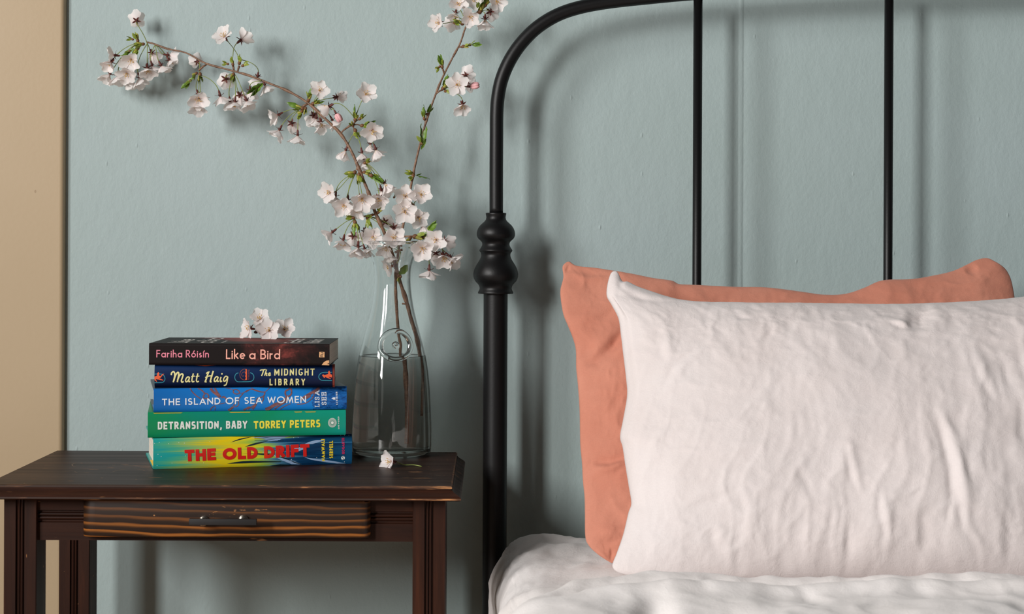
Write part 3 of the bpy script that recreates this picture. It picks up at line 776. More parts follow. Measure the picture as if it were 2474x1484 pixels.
# ================================================================ stroke lettering
def arc(cx, cy, rx, ry, a0, a1, n=14, p=2.0):
    o = []
    for i in range(n + 1):
        a = math.radians(a0 + (a1 - a0) * i / n); c, s = math.cos(a), math.sin(a)
        o.append((cx + rx * math.copysign(abs(c) ** (2 / p), c), cy + ry * math.copysign(abs(s) ** (2 / p), s)))
    return o
def glyphs(p=2.0, cond=False):
    A = lambda *k, n=14: arc(*k, n=n, p=p)
    ow = .62 if cond else .96
    g = {
        'A': (.74, [[(0, 0), (.37, 1), (.74, 0)], [(.13, .3), (.61, .3)]]),
        'B': (.52, [[(0, 0), (0, 1)], [(0, 1), (.24, 1)] + A(.24, .76, .22, .24, 90, -90)[1:] + [(0, .52)], [(.2, .52)] + A(.26, .26, .26, .26, 90, -90) + [(0, 0)]]),
        'C': (.72, [A(.5, .5, .5, .5, 48, 312)]) if not cond else (.56, [A(.3, .5, .3, .5, 40, 320)]),
        'D': (.66, [[(0, 0), (0, 1), (.18, 1)] + A(.18, .5, .48, .5, 90, -90)[1:] + [(0, 0)]]) if not cond else (.52, [[(0, 0), (0, 1), (.2, 1)] + arc(.2, .5, .32, .5, 90, -90, 14, max(p, 3))[1:] + [(0, 0)]]),
        'E': (.46, [[(.46, 1), (0, 1), (0, 0), (.46, 0)], [(0, .52), (.42, .52)]]),
        'F': (.44, [[(.44, 1), (0, 1), (0, 0)], [(0, .52), (.4, .52)]]),
        'G': (.84, [A(.5, .5, .5, .5, 48, 350) + [(.56, .46)]]) if not cond else (.58, [A(.3, .5, .3, .5, 40, 345) + [(.34, .44)]]),
        'H': (.62, [[(0, 0), (0, 1)], [(.62, 0), (.62, 1)], [(0, .52), (.62, .52)]]),
        'I': (0.0, [[(0, 0), (0, 1)]]),
        'K': (.56, [[(0, 0), (0, 1)], [(.52, 1), (.02, .48)], [(.14, .56), (.56, 0)]]),
        'L': (.42, [[(0, 1), (0, 0), (.42, 0)]]),
        'M': (.86, [[(0, 0), (.14, 1), (.43, .12), (.72, 1), (.86, 0)]]) if not cond else (.72, [[(0, 0), (0, 1), (.36, .25), (.72, 1), (.72, 0)]]),
        'N': (.66, [[(0, 0), (0, 1), (.66, 0), (.66, 1)]]),
        'O': (ow, [A(ow / 2, .5, ow / 2, .5, 90, 450, n=28)]),
        'P': (.48, [[(0, 0), (0, 1), (.22, 1)] + A(.22, .73, .26, .27, 90, -90)[1:] + [(0, .46)]]),
        'R': (.52, [[(0, 0), (0, 1), (.22, 1)] + A(.22, .73, .26, .27, 90, -90)[1:] + [(0, .46)], [(.2, .46), (.52, 0)]]),
        'S': (.5, [A(.25, .755, .22, .245, 30, 270, n=10) + A(.24, .255, .25, .255, 90, -150, n=10)[1:]]),
        'T': (.56, [[(0, 1), (.56, 1)], [(.28, 1), (.28, 0)]]),
        'U': (.6, [[(0, 1), (0, .3)] + A(.3, .3, .3, .3, 180, 360) + [(.6, 1)]]),
        'V': (.7, [[(0, 1), (.35, 0), (.7, 1)]]),
        'W': (1.0, [[(0, 1), (.25, 0), (.5, .9), (.75, 0), (1.0, 1)]]),
        'Y': (.66, [[(0, 1), (.33, .46), (.66, 1)], [(.33, .46), (.33, 0)]]),
        ',': (.10, [[(.08, .10), (.08, -.06), (-.02, -.34)]]),
        'a': (.56, [arc(.28, .28, .28, .28, 0, 360, 24), [(.56, .56), (.56, 0)]]),
        'b': (.56, [arc(.28, .28, .28, .28, 0, 360, 24), [(0, 1.02), (0, 0)]]),
        'd': (.56, [arc(.28, .28, .28, .28, 0, 360, 24), [(.56, 1.04), (.56, 0)]]),
        'e': (.56, [[(.03, .27), (.54, .3)] + arc(.28, .28, .28, .28, 6, 318, 20)]),
        'h': (.44, [[(0, 0), (0, 1.04)], [(0, .3)] + arc(.22, .33, .22, .23, 160, 0, 10) + [(.44, 0)]]),
        'i': (0.0, [[(0, 0), (0, .56)], [(0, .80), (0, .81)]]),
        'í': (0.0, [[(0, 0), (0, .56)], [(-.03, .72), (.1, .92)]]),
        'k': (.44, [[(0, 0), (0, 1.04)], [(.4, .58), (.02, .26)], [(.12, .34), (.44, 0)]]),
        'n': (.44, [[(0, 0), (0, .56)], [(0, .3)] + arc(.22, .33, .22, .23, 160, 0, 10) + [(.44, 0)]]),
        'o': (.56, [arc(.28, .28, .28, .28, 0, 360, 24)]),
        'ó': (.56, [arc(.28, .28, .28, .28, 0, 360, 24), [(.24, .72), (.38, .92)]]),
        'r': (.26, [[(0, 0), (0, .56)], [(0, .3)] + arc(.2, .34, .2, .2, 165, 62, 6)]),
        's': (.32, [arc(.16, .42, .13, .14, 40, 270, 8) + arc(.155, .14, .15, .14, 90, -145, 8)[1:]]),
        'l': (0.0, [[(0, 0), (0, 1.04)]]),
        'v': (.5, [[(0, .56), (.25, 0), (.5, .56)]]),
    }
    if cond:
        g['A'] = (.56, [[(0, 0), (.2, 1), (.36, 1), (.56, 0)], [(.1, .28), (.46, .28)]]) if p > 2.5 else (.58, [[(0, 0), (.29, 1), (.58, 0)], [(.1, .28), (.48, .28)]])
        g['Y'] = (.56, [[(0, 1), (.28, .48), (.56, 1)], [(.28, .48), (.28, 0)]])
        g['E'] = (.42, [[(.42, 1), (0, 1), (0, 0), (.42, 0)], [(0, .5), (.38, .5)]])
        g['N'] = (.54, [[(0, 0), (0, 1), (.54, 0), (.54, 1)]])
        g['H'] = (.52, [[(0, 0), (0, 1)], [(.52, 0), (.52, 1)], [(0, .5), (.52, .5)]])
        g['R'] = (.5, [[(0, 0), (0, 1), (.22, 1)] + arc(.22, .74, .26, .26, 90, -90, 10, 3)[1:] + [(0, .48)], [(.22, .48), (.5, 0)]])
        g['P'] = (.48, [[(0, 0), (0, 1), (.22, 1)] + arc(.22, .73, .26, .27, 90, -90, 10, 3)[1:] + [(0, .46)]])
        g['B'] = (.5, [[(0, 0), (0, 1)], [(0, 1), (.24, 1)] + arc(.24, .76, .23, .24, 90, -90, 10, 3)[1:] + [(0, .52)], [(.2, .52)] + arc(.24, .26, .26, .26, 90, -90, 10, 3) + [(0, 0)]])
    # round feet and bars of the serif face
    return g
G_FUT = glyphs(); G_CON = glyphs(2.6, True); G_HEAVY = glyphs(3.4, True)
def serif(g):
    o = {}
    for k, (w, st) in g.items():
        st = [list(s) for s in st]
        q = .11
        if k == 'L': st += [[(-q, 1), (q, 1)], [(-q, 0), (0, 0)], [(w, 0), (w, .2)]]
        if k == 'I': st += [[(-q, 1), (q, 1)], [(-q, 0), (q, 0)]]
        if k == 'A': st += [[(-q, 0), (q, 0)], [(w - q, 0), (w + q, 0)]]
        if k == 'E': st += [[(-q, 1), (0, 1)], [(-q, 0), (0, 0)], [(w, 1), (w, .84)], [(w, 0), (w, .18)], [(.42, .44), (.42, .6)]]
        if k == 'S': st += [[(.46, .95), (.46, .76)], [(.02, .05), (.02, .24)]]
        o[k] = (w, st)
    return o
G_SER = serif(G_FUT)

def layout(text, g, gap, space=.45):
    """-> list of polylines in units of the cap height, and the total width"""
    x = 0; out = []
    for i, ch in enumerate(text):
        if ch == ' ': x += space; continue
        w, st = g[ch]
        out += [[(x + a, b) for a, b in s] for s in st]
        x += w + gap
    return out, x - gap

def stroke(pts, w, closed=None, sub=None):
    """polyline -> quads strip (left, right lists)"""
    p = [np.array(q, float) for q in pts]
    q = [p[0]]
    for a in p[1:]:
        if np.linalg.norm(a - q[-1]) > 1e-9: q.append(a)
    p = q
    if closed is None: closed = np.linalg.norm(p[0] - p[-1]) < 1e-6
    if closed and np.linalg.norm(p[0] - p[-1]) < 1e-6: p = p[:-1]
    if sub and not closed:
        q = []
        for a, b in zip(p[:-1], p[1:]):
            k = max(1, int(np.linalg.norm(b - a) / sub)); q += [a + (b - a) * i / k for i in range(k)]
        p = q + [p[-1]]
    elif sub:
        q = []
        for a, b in zip(p, p[1:] + p[:1]):
            k = max(1, int(np.linalg.norm(b - a) / sub)); q += [a + (b - a) * i / k for i in range(k)]
        p = q
    n = len(p); Lf, Rt = [], []
    nr = lambda d: np.array((-d[1], d[0])) / (np.linalg.norm(d) + 1e-12)
    for i in range(n):
        if closed: n0, n1 = nr(p[i] - p[i - 1]), nr(p[(i + 1) % n] - p[i])
        else:
            n0 = nr(p[i] - p[i - 1]) if i > 0 else nr(p[1] - p[0]); n1 = nr(p[i + 1] - p[i]) if i < n - 1 else n0
        m = n0 + n1; l = np.dot(m, m)
        m = m * (2 / max(l, .62))
        ww = w[i] if hasattr(w, '__len__') else w
        Lf.append(p[i] + m * ww / 2); Rt.append(p[i] - m * ww / 2)
    return Lf, Rt, closed

def fit_text(text, g, length, cap, w, gap, space, sub=3.0):
    """strokes of a line of lettering fitted to a length: letters keep their stroke width, every end is cut flat on the cap and base line"""
    gl = [g[c] for c in text if c != ' ']; ns_ = text.count(' ')
    fixed = len(gl) * w + (len(gl) - 1 - ns_) * gap * cap + ns_ * space * cap
    k = max(.1, (length - fixed) / max(sum(q[0] for q in gl), 1e-6))
    hh = cap - w; x = w / 2; out = []; prev = False
    for ch in text:
        if ch == ' ': x += (space - gap) * cap; continue
        wd_, st = g[ch]
        for q in st:
            pts = [(x + a * k, w / 2 + b * hh) for a, b in q]
            closed = math.dist(pts[0], pts[-1]) < 1e-6
            asc = max(b for a, b in q) > 1.005; desc = min(b for a, b in q) < -.005
            if not closed:
                for e, o_ in ((0, 1), (-1, -2)):
                    yv = q[e][1]
                    if yv in (0, 1, .52, .5, .56, 1.04, 1.02) or len(q) == 2:
                        d = math.dist(pts[e], pts[o_]); t = w / 2 / d
                        pts[e] = (pts[e][0] + (pts[e][0] - pts[o_][0]) * t, pts[e][1] + (pts[e][1] - pts[o_][1]) * t)
            out.append((stroke(pts, w, closed, sub), -9 if desc else 0.0, 1e3 if asc else cap))
        x += wd_ * k + w + gap * cap
    return out

class Print:
    """flat print collected in photograph pixels, laid on a book's spine"""
    def __init__(s, book): s.b = book; s.v = []; s.f = []; s.e = []; s.k = 0
    def tick(s):
        s.k += 1; s.e += [(s.k % 7) * .000022] * (len(s.v) - len(s.e))
    def line(s, pts, w, sub=6.0, k=1.0, off=(0, 0)):
        pts = [(off[0] + x / k, off[1] + y / k) for x, y in pts]
        Lf, Rt, cl = stroke(pts, w / k if not hasattr(w, '__len__') else [q / k for q in w], sub=sub if not hasattr(w, '__len__') else None)
        b = len(s.v)
        for a, c in zip(Lf, Rt): s.v += [tuple(a), tuple(c)]
        n = len(Lf)
        for i in range(n if cl else n - 1):
            j = (i + 1) % n; s.f.append((b + 2 * i, b + 2 * i + 1, b + 2 * j + 1, b + 2 * j))
        s.tick()
    def curve(s, pts, w, n=40, k=1.0, off=(0, 0), taper=False):
        c = spline(pts, n); ww = w
        if taper: ww = [w * (.35 + .65 * math.sin(PI * (i + .5) / n) ** .6) for i in range(n)]
        s.line([tuple(q) for q in c], ww, None, k, off)
    def poly(s, pts, k=1.0, off=(0, 0)):
        pts = [(off[0] + x / k, off[1] + y / k) for x, y in pts]
        # cut long spans so that the print follows the rounded spine
        q = []
        for a, b_ in zip(pts, pts[1:] + pts[:1]):
            n_ = max(1, int(math.dist(a, b_) / 12)); q += [(a[0] + (b_[0] - a[0]) * i / n_, a[1] + (b_[1] - a[1]) * i / n_) for i in range(n_)]
        b = len(s.v); s.v += q
        for t in tessellate_polygon([[Vector((x, y, 0)) for x, y in q]]): s.f.append(tuple(i + b for i in t))
        s.tick()
    def disc(s, x, y, r, n=20): s.poly([(x + r * math.cos(2 * PI * i / n), y + r * math.sin(2 * PI * i / n)) for i in range(n)])
    def text(s, text, g, p0, p1, cap, weight, gap=.16, space=.45):
        """outer extent from p0 to p1 along the baseline, cap height and stroke width in pixels"""
        l = math.dist(p0, p1); ex = ((p1[0] - p0[0]) / l, (p1[1] - p0[1]) / l); up = (ex[1], -ex[0])
        for q, lo, hi in fit_text(text, g, l, cap, weight, gap, space):
            b = len(s.v)
            Lf, Rt, cl = q
            for a_, c_ in zip(Lf, Rt):
                for v in (a_, c_):
                    y = min(max(v[1], lo), hi)
                    s.v.append((p0[0] + ex[0] * v[0] + up[0] * y, p0[1] + ex[1] * v[0] + up[1] * y))
            n = len(Lf)
            for i in range(n if cl else n - 1):
                j = (i + 1) % n; s.f.append((b + 2 * i, b + 2 * i + 1, b + 2 * j + 1, b + 2 * j))
            s.tick()
    def build(s, name, mat, parent=None, lift=.00012, stuff=False):
        vs = [s.b.on_spine(x, y, lift + e) for (x, y), e in zip(s.v, s.e)]
        me = mesh(name, vs, s.f, mat, False)
        bm = bmesh.new(); bm.from_mesh(me)
        for f in bm.faces:
            f.normal_update()
            if f.normal.y > 0: f.normal_flip()
        bm.to_mesh(me); bm.free()
        o = link(name, me, parent or s.b.o)
        if stuff: o['kind'] = 'stuff'
        s.v = []; s.f = []; s.e = []
        return o

PAGES, pt, pb = nt('page_edges'); n = N(pt)
n.l(n.ramp(n.noise(n.coord((3, 3, 2600)), 1, 2), [(.3, lin(206, 192, 176)), (.7, lin(236, 226, 212))]), pb.inputs['Base Color']); pb.inputs['Roughness'].default_value = .85
FLY = plain('endpaper', lin(232, 190, 60), .7)
INK = {}
def ink(name, col, rough=.45):
    if name not in INK: INK[name] = plain('print_' + name, col, rough)
    return INK[name]

class Book:
    """a book lying flat, spine to the camera; corners of the spine in pixels: left top, left bottom, right top, right bottom"""
    def __init__(s, name, label, cov, lt, lb, rt, rb, dc, ang, z0, z1, depth, hard=True, bulge=.003, board=.0026, inner=None, page_in=.0035):
        s.lt, s.lb, s.rt, s.rb = lt, lb, rt, rb
        a = math.radians(ang); Lx = .24
        for _ in range(6):
            dl = dc - Lx / 2 * math.sin(a); dr_ = dc + Lx / 2 * math.sin(a)
            A = P(lb[0], (lt[1] + lb[1]) / 2, dl); B = P(rb[0], (rt[1] + rb[1]) / 2, dr_)
            Lx = math.hypot(B.x - A.x, B.y - A.y)
        s.L = Lx; s.Hh = z1 - z0; s.bulge = bulge; s.depth = depth; s.r = .0012 if not hard else .002
        s.o = empty(name, ((A.x + B.x) / 2, (A.y + B.y) / 2, z0), a); tag(s.o, label, 'book', 'books stacked on the nightstand')
        hl = Lx / 2; Hh = s.Hh
        # jacket / cover: C-shaped section (y, z), outer then inner
        outer = []
        nz = 16
        outer.append((depth, 0)); outer.append((.012, 0))
        if hard: outer += [(.009, .0006), (.005, .0004), (.003, 0.0)]       # hinge groove
        for i in range(nz + 1):
            zz = Hh * i / nz
            outer.append((s.spine_y(zz), zz))
        if hard: outer += [(.003, Hh), (.005, Hh - .0004), (.009, Hh - .0006)]
        outer += [(.012, Hh), (depth, Hh)]
        bt = board if hard else .0006
        inner_ = [(depth, Hh - bt), (.006, Hh - bt)]
        for i in range(7):
            zz = Hh - bt - (Hh - 2 * bt) * i / 6
            inner_.append((s.spine_y(min(max(zz, .002), Hh - .002)) + .0016 + (.0004 if hard else 0), zz))
        inner_ += [(.006, bt), (depth, bt)]
        m = MB(); m.extrude(outer + inner_, -hl, hl, 0)
        s.cover = m.build('cover', cov, s.o, smooth=True, auto=38)
        pin = page_in if hard else .0004
        m = MB()
        pg = [(depth - (.004 if hard else .0006), bt), (.004, bt)]
        for i in range(1, 6):
            zz = bt + (Hh - 2 * bt) * i / 6; pg.append((s.spine_y(zz) + .0022, zz))
        pg += [(.004, Hh - bt), (depth - (.004 if hard else .0006), Hh - bt), (depth - (.007 if hard else .0006), Hh * .5)]
        m.extrude(pg, -hl + pin, hl - pin, 0); s.pages = m.build('page_block', PAGES, s.o, smooth=False)
        if hard and inner is not None:
            # folded-in flap of the jacket shows at the ends of the lower board
            m = MB(); m.box((-hl + .0004, .004, bt), (hl - .0004, depth * .45, bt + .0005)); m.build('jacket_flap', inner, s.o, smooth=False)
    def spine_y(s, z):
        t = 2 * z / s.Hh - 1
        return -s.bulge * (1 - t * t) ** .5 if s.bulge > .001 else (-s.bulge - (0 if abs(t) < .93 else -s.r * ((abs(t) - .93) / .07) ** 2))
    def st(s, x, y):
        u = (x - s.lb[0]) / (s.rb[0] - s.lb[0])
        yt = s.lt[1] + (s.rt[1] - s.lt[1]) * u; yb = s.lb[1] + (s.rb[1] - s.lb[1]) * u
        return (u - .5) * s.L, (yb - y) / (yb - yt) * s.Hh
    def on_spine(s, x, y, lift):
        a, z = s.st(x, y); hl = s.L / 2
        a = min(max(a, -hl + .0001), hl - .0001)
        zc = min(max(z, .0002), s.Hh - .0002)
        return (a, s.spine_y(zc) - lift, zc)

# ---- jackets
def jacket(name, build, rough=.35):
    m, t, b = nt(name); n = N(t); b.inputs['Roughness'].default_value = rough; b.inputs['Specular IOR Level'].default_value = .25
    build(n, b); return m
def jk_bird(n, b):
    v = n.coord(); x, y, z = n.sep(v)
    f = n.noise(n.coord((14, 14, 30)), 1.0, 5, .65, .6); g = n.noise(n.coord((160, 160, 160)), 1, 3, .6)
    # rusty cloud over the right half of the spine and the middle of the front cover
    k = n.math('MULTIPLY', n.math('ADD', x, .03), 11)
    k = n.math('ADD', k, n.math('MULTIPLY', y, 6))
    m_ = n.math('ADD', n.math('SUBTRACT', n.math('MULTIPLY', f, 1.6), 1.02), n.math('MINIMUM', k, .62))
    m_ = n.math('SUBTRACT', m_, n.math('MULTIPLY', n.math('MAXIMUM', n.math('SUBTRACT', x, .055), 0), 9.0))
    m_ = n.math('ADD', m_, n.math('MULTIPLY', n.math('SUBTRACT', g, .5), .35))
    c = n.ramp(m_, [(.1, lin(24, 17, 17)), (.34, lin(58, 30, 28)), (.62, lin(136, 62, 56)), (.95, lin(176, 100, 78))])
    n.l(c, b.inputs['Base Color'])
def jk_mid(n, b):
    x, y, z = n.sep(n.coord())
    n.l(n.ramp(n.math('MULTIPLY', z, 36), [(0, lin(6, 12, 32)), (.55, lin(12, 34, 72)), (1, lin(16, 46, 90))]), b.inputs['Base Color'])
def jk_isl(n, b):
    v = n.coord(); x, y, z = n.sep(v)
    c = n.ramp(n.math('ADD', n.math('MULTIPLY', x, 3.4), .52), [(0, lin(22, 92, 164)), (.45, lin(30, 124, 204)), (.8, lin(26, 130, 214)), (1, lin(26, 104, 180))])
    w = n.noise(n.coord((150, 60, 330)), 1.0, 4, .7, .8)
    sea = n.ramp(w, [(.32, lin(10, 44, 92)), (.5, lin(26, 92, 166)), (.68, lin(40, 120, 196))])
    edge = n.math('ADD', x, n.math('MULTIPLY', n.math('SUBTRACT', n.noise(n.coord((60, 60, 160)), 1, 3), .5), .012))
    m_ = n.math('GREATER_THAN', edge, .0755)
    c = n.mix(m_, c, sea); c = n.mix(n.math('GREATER_THAN', y, .006), c, lin(30, 46, 66)); n.l(c, b.inputs['Base Color'])
def jk_det(n, b):
    v = n.coord(); x, y, z = n.sep(v)
    f = n.noise(n.coord((7, 7, 26)), 1, 2)
    c = n.ramp(n.math('ADD', n.math('MULTIPLY', x, 3.6), n.math('MULTIPLY', f, 1.0)), [(0, lin(20, 132, 82)), (.35, lin(14, 130, 108)), (.62, lin(18, 138, 96)), (1, lin(22, 150, 132))])
    n.l(c, b.inputs['Base Color'])
def jk_old(n, b):
    v = n.coord(); x, y, z = n.sep(v)
    st = n.noise(n.coord((5, 40, 620)), 1.0, 4, .75); st2 = n.noise(n.coord((3, 30, 150), (3, 1, 2)), 1.0, 3, .6)
    k = n.math('ADD', n.math('MULTIPLY', x, 4.1), .5)
    k = n.math('ADD', k, n.math('MULTIPLY', n.math('SUBTRACT', st, .5), .30)); k = n.math('ADD', k, n.math('MULTIPLY', n.math('SUBTRACT', st2, .5), .62))
    c = n.ramp(k, [(.0, lin(34, 158, 152)), (.10, lin(78, 168, 128)), (.24, lin(176, 186, 70)), (.34, lin(226, 196, 22)), (.46, lin(214, 200, 40)), (.56, lin(150, 186, 66)), (.64, lin(74, 124, 150)), (.72, lin(16, 62, 98)), (.86, lin(8, 44, 78)), (1, lin(18, 74, 112))])
    sx = n.noise(n.coord((4, 40, 900), (7, 2, 1)), 1.0, 2, .7)
    c = n.mix(n.math('MULTIPLY', n.math('GREATER_THAN', sx, .66), n.math('GREATER_THAN', x, .01)), c, lin(92, 160, 200))
    n.l(c, b.inputs['Base Color'])
J1 = jacket('jacket_bird', jk_bird, .55); J1.node_tree.nodes['Principled BSDF'].inputs['Specular IOR Level'].default_value = .12; J2 = jacket('jacket_midnight', jk_mid, .3); J3 = jacket('jacket_island', jk_isl, .32); J4 = jacket('jacket_detransition', jk_det, .32); J5 = jacket('jacket_drift', jk_old, .3)
BLUEEDGE = plain('blue_paper', lin(40, 130, 190), .5); RUST = plain('rust_cloth', lin(120, 40, 26), .6); BROWN = plain('brown_board', lin(150, 100, 52), .6)

zs = [0, .0374, .0686, .0973, .1252, .1517]
zs = [TOPZ + q for q in zs]
# bottom: THE OLD DRIFT
b5 = Book('book', 'thick book with yellow and blue spine reading THE OLD DRIFT, lowest of the stack', J5, (370, 1054), (370, 1133), (849.5, 1054), (849.5, 1122), 2.112, 14.5, zs[0], zs[1], .150, inner=FLY, bulge=.0035)
k5, o5 = 5.753, (430, 1040)
q = Print(b5)
q.poly([(705, 160), (770, 132), (830, 112), (900, 98), (1000, 90), (930, 106), (850, 124)], k5, o5)
q.poly([(905, 225), (960, 198), (1050, 172), (1140, 158), (1235, 148), (1130, 178), (1020, 205)], k5, o5)
q.poly([(660, 460), (760, 438), (870, 425), (1000, 420), (1200, 424), (1420, 430), (1400, 442), (1150, 446), (900, 456)], k5, o5)
q.poly([(850, 313), (960, 318), (1100, 316), (1250, 322), (1290, 345), (1200, 345), (1050, 328)], k5, o5)
q.poly([(1250, 495), (1400, 470), (1560, 482), (1640, 490), (1400, 500)], k5, o5)
q.build('dark_feather_print', ink('dark_teal', lin(14, 38, 44)), lift=.0001)
q = Print(b5)
q.poly([(985, 104), (1060, 94), (1180, 88), (1400, 82), (1560, 84), (1440, 118), (1360, 148), (1245, 150), (1150, 112), (1060, 100)], k5, o5)
q.poly([(1290, 335), (1350, 352), (1450, 388), (1600, 430), (1700, 474), (1560, 472), (1430, 420), (1350, 382)], k5, o5)
q.poly([(1730, 372), (1800, 388), (1950, 404), (2150, 432), (2330, 466), (2200, 466), (2000, 440), (1830, 412)], k5, o5)
q.poly([(1730, 205), (1800, 172), (1900, 150), (2040, 148), (1960, 172), (1850, 200)], k5, o5)
q.poly([(1560, 250), (1700, 236), (1750, 262), (1640, 300), (1560, 290)], k5, o5)
q.build('pale_feather_print', ink('pale_blue', lin(142, 168, 200)), lift=.00011)
q = Print(b5)
for y0_, w_ in ((98, 2.0), (118, 2.2), (140, 1.6)):
    q.curve([(1040, y0_ - 6), (1150, y0_ - 2), (1300, y0_ + 16), (1440, y0_ + 26)], 6, 30, k5, o5)
for d_ in (0, 16, 32): q.curve([(1330 + d_, 352 + d_ * .3), (1450 + d_, 392), (1600, 440 + d_ * .3), (1690, 472)], 5, 30, k5, o5)
q.build('feather_line_print', ink('dark_teal', lin(14, 38, 44)), lift=.00013)
q = Print(b5)
for x, y in ((430, 1066), (373, 1066), (384, 1064), (406, 1067.5), (381, 1094), (388.5, 1100), (379, 1123), (414, 1117), (443, 1067), (504, 1065), (446, 1099), (450, 1116), (489, 1117), (706, 1059.5), (717, 1059), (822, 1056.5), (831, 1056.5), (842, 1057), (762, 1107), (701, 1110), (831, 1117), (700, 1111)):
    q.disc(x, y, .75, 8)
q.build('dot_print', ink('white', lin(235, 240, 240)), lift=.00014, stuff=True)
OR_, ot, obs = nt('print_red_orange'); n = N(ot)
n.l(n.ramp(n.noise(n.coord((16, 16, 46)), 1.0, 2, .5, .4), [(.52, lin(206, 32, 26)), (.64, lin(226, 70, 30)), (.74, lin(236, 150, 40))]), obs.inputs['Base Color']); obs.inputs['Roughness'].default_value = .35
q = Print(b5)
q.text('THE', G_FUT, (444.5, 1113.4), (518, 1110.4), 29.5, 8.4, .1)
q.text('OLD', G_FUT, (534.5, 1110.6), (618.5, 1107.6), 29.0, 8.4, .11)
q.text('DRIFT', G_FUT, (634, 1107.4), (745, 1103.2), 29.0, 8.4, .1)
q.build('title_lettering', OR_, lift=.00034)['label'] = 'red and orange title lettering'
q = Print(b5)
q.text('NAMWALI', G_FUT, (783, 1115), (781.5, 1064), 8.6, 2.1, .14)
q.text('SERPELL', G_FUT, (802.5, 1108.5), (802, 1068.5), 9.2, 2.1, .16)
q.build('author_lettering', ink('yellow', lin(236, 206, 44)), lift=.00034)['label'] = 'yellow author lettering'
q = Print(b5); q.text('HOGARTH', G_FUT, (831, 1099), (830.5, 1062), 6.6, 1.4, .2); q.build('publisher_lettering', ink('pink', lin(206, 40, 92)), lift=.00034)['label'] = 'pink publisher lettering'
q = Print(b5); q.disc(827.2, 1108, 4.6); q.build('publisher_emblem', ink('white', lin(235, 240, 240)), lift=.00034)
q = Print(b5); q.curve([(829.5, 1105.5), (827, 1104.5), (825.2, 1106), (827.2, 1108), (829.2, 1110), (827.4, 1111.7), (825, 1110.6)], .9, 20); q.build('emblem_line', ink('dark_teal', lin(14, 38, 44)), lift=.0006)

# DETRANSITION, BABY
b4 = Book('book', 'green spined book reading DETRANSITION, BABY by TORREY PETERS, second from the bottom', J4, (357, 995), (357, 1053), (835, 992), (835, 1048), 2.108, 10.0, zs[1] + .0002, zs[2], .152, inner=BLUEEDGE, bulge=.003)
m = MB(); m.box((-b4.L / 2 + .001, .0002, -.0001), (b4.L / 2 - .001, .02, .0016), .0004); m.build('lower_board', BROWN, b4.o, smooth=False)['label'] = 'brown edge of the lower board'
q = Print(b4)
q.text('DETRANSITION, BABY', G_HEAVY, (381, 1034), (595, 1032.2), 17.6, 3.7, .15, .55); q.build('title_lettering', ink('offwhite', lin(226, 228, 220)), lift=.00034)['label'] = 'white title lettering'
q = Print(b4)
q.text('TORREY PETERS', G_HEAVY, (610.5, 1033), (772.5, 1030.2), 17.4, 3.8, .15, .55); q.build('author_lettering', ink('lemon', lin(238, 222, 70)), lift=.00034)['label'] = 'yellow author lettering'
q = Print(b4); q.text('ONE WORLD', G_FUT, (819.5, 1034.5), (818.5, 1006.5), 3.4, .8, .25); 
ex_, ey_ = 801.8, 1020.2
for r_, w_, nn_ in ((3.4, 0, 0), (5.0, .95, 18), (6.6, 1.1, 24), (8.2, 1.25, 28), (9.8, 1.4, 32)):
    if not nn_: q.disc(ex_, ey_, r_); continue
    for i in range(nn_): q.disc(ex_ + r_ * math.cos(2 * PI * (i + .5 * (r_ > 6)) / nn_), ey_ + r_ * math.sin(2 * PI * (i + .5 * (r_ > 6)) / nn_), w_ * .62, 6)
q.build('publisher_emblem', ink('offwhite', lin(226, 228, 220)), lift=.00034)
q = Print(b4)
for a_, b_ in ((551, 603), (708, 728), (734, 762)): (q.poly([(a_, 995.2), (b_, 995.0), (b_ - 2, 996.8), (a_ + 4, 997.2)]), q.build('ochre_edge_print', ink('ochre', lin(196, 158, 40)), lift=.00014))
q.poly([(370, 996.5), (440, 996), (436, 997.4), (372, 997.8)])
q.build('ochre_edge_print', ink('ochre', lin(196, 158, 40)), lift=.00014)

# THE ISLAND OF SEA WOMEN
b3 = Book('book', 'blue spined book reading THE ISLAND OF SEA WOMEN, middle of the stack', J3, (371, 937), (371, 995), (837, 937), (837, 989), 2.112, 12.5, zs[2] + .0002, zs[3], .152, inner=BLUEEDGE, bulge=.003)
q = Print(b3); kA, oA, kB, oB = 9.896, (350, 920), 9.163, (590, 920)
for pts, w in (([(1060, 165), (1110, 250), (1200, 340), (1320, 430)], 26), ([(1240, 165), (1340, 225), (1400, 300), (1370, 380), (1440, 420), (1500, 380), (1470, 310), (1410, 290)], 30),
               ([(1540, 170), (1600, 250), (1700, 330), (1770, 390)], 60), ([(1640, 165), (1700, 270), (1780, 380)], 40), ([(1800, 400), (1860, 380), (1920, 440), (1930, 500)], 36), ([(1880, 165), (2000, 190), (2080, 220)], 16),
               ([(2085, 230), (2130, 210), (2210, 240), (2220, 300), (2150, 315), (2085, 280), (2085, 230)], 26), ([(2220, 300), (2320, 290), (2400, 240), (2474, 215)], 16), ([(2320, 300), (2250, 380), (2200, 480), (2210, 560), (2150, 620), (2090, 590), (2140, 520)], 22),
               ([(1640, 565), (1780, 545), (1900, 520)], 16), ([(1640, 590), (1560, 650), (1540, 700)], 22), ([(1650, 600), (1660, 650), (1640, 700)], 16), ([(2080, 620), (2020, 670), (1960, 710)], 50), ([(2474, 620), (2400, 660), (2330, 700)], 36)):
    q.curve(pts, w, 30, kA, oA)
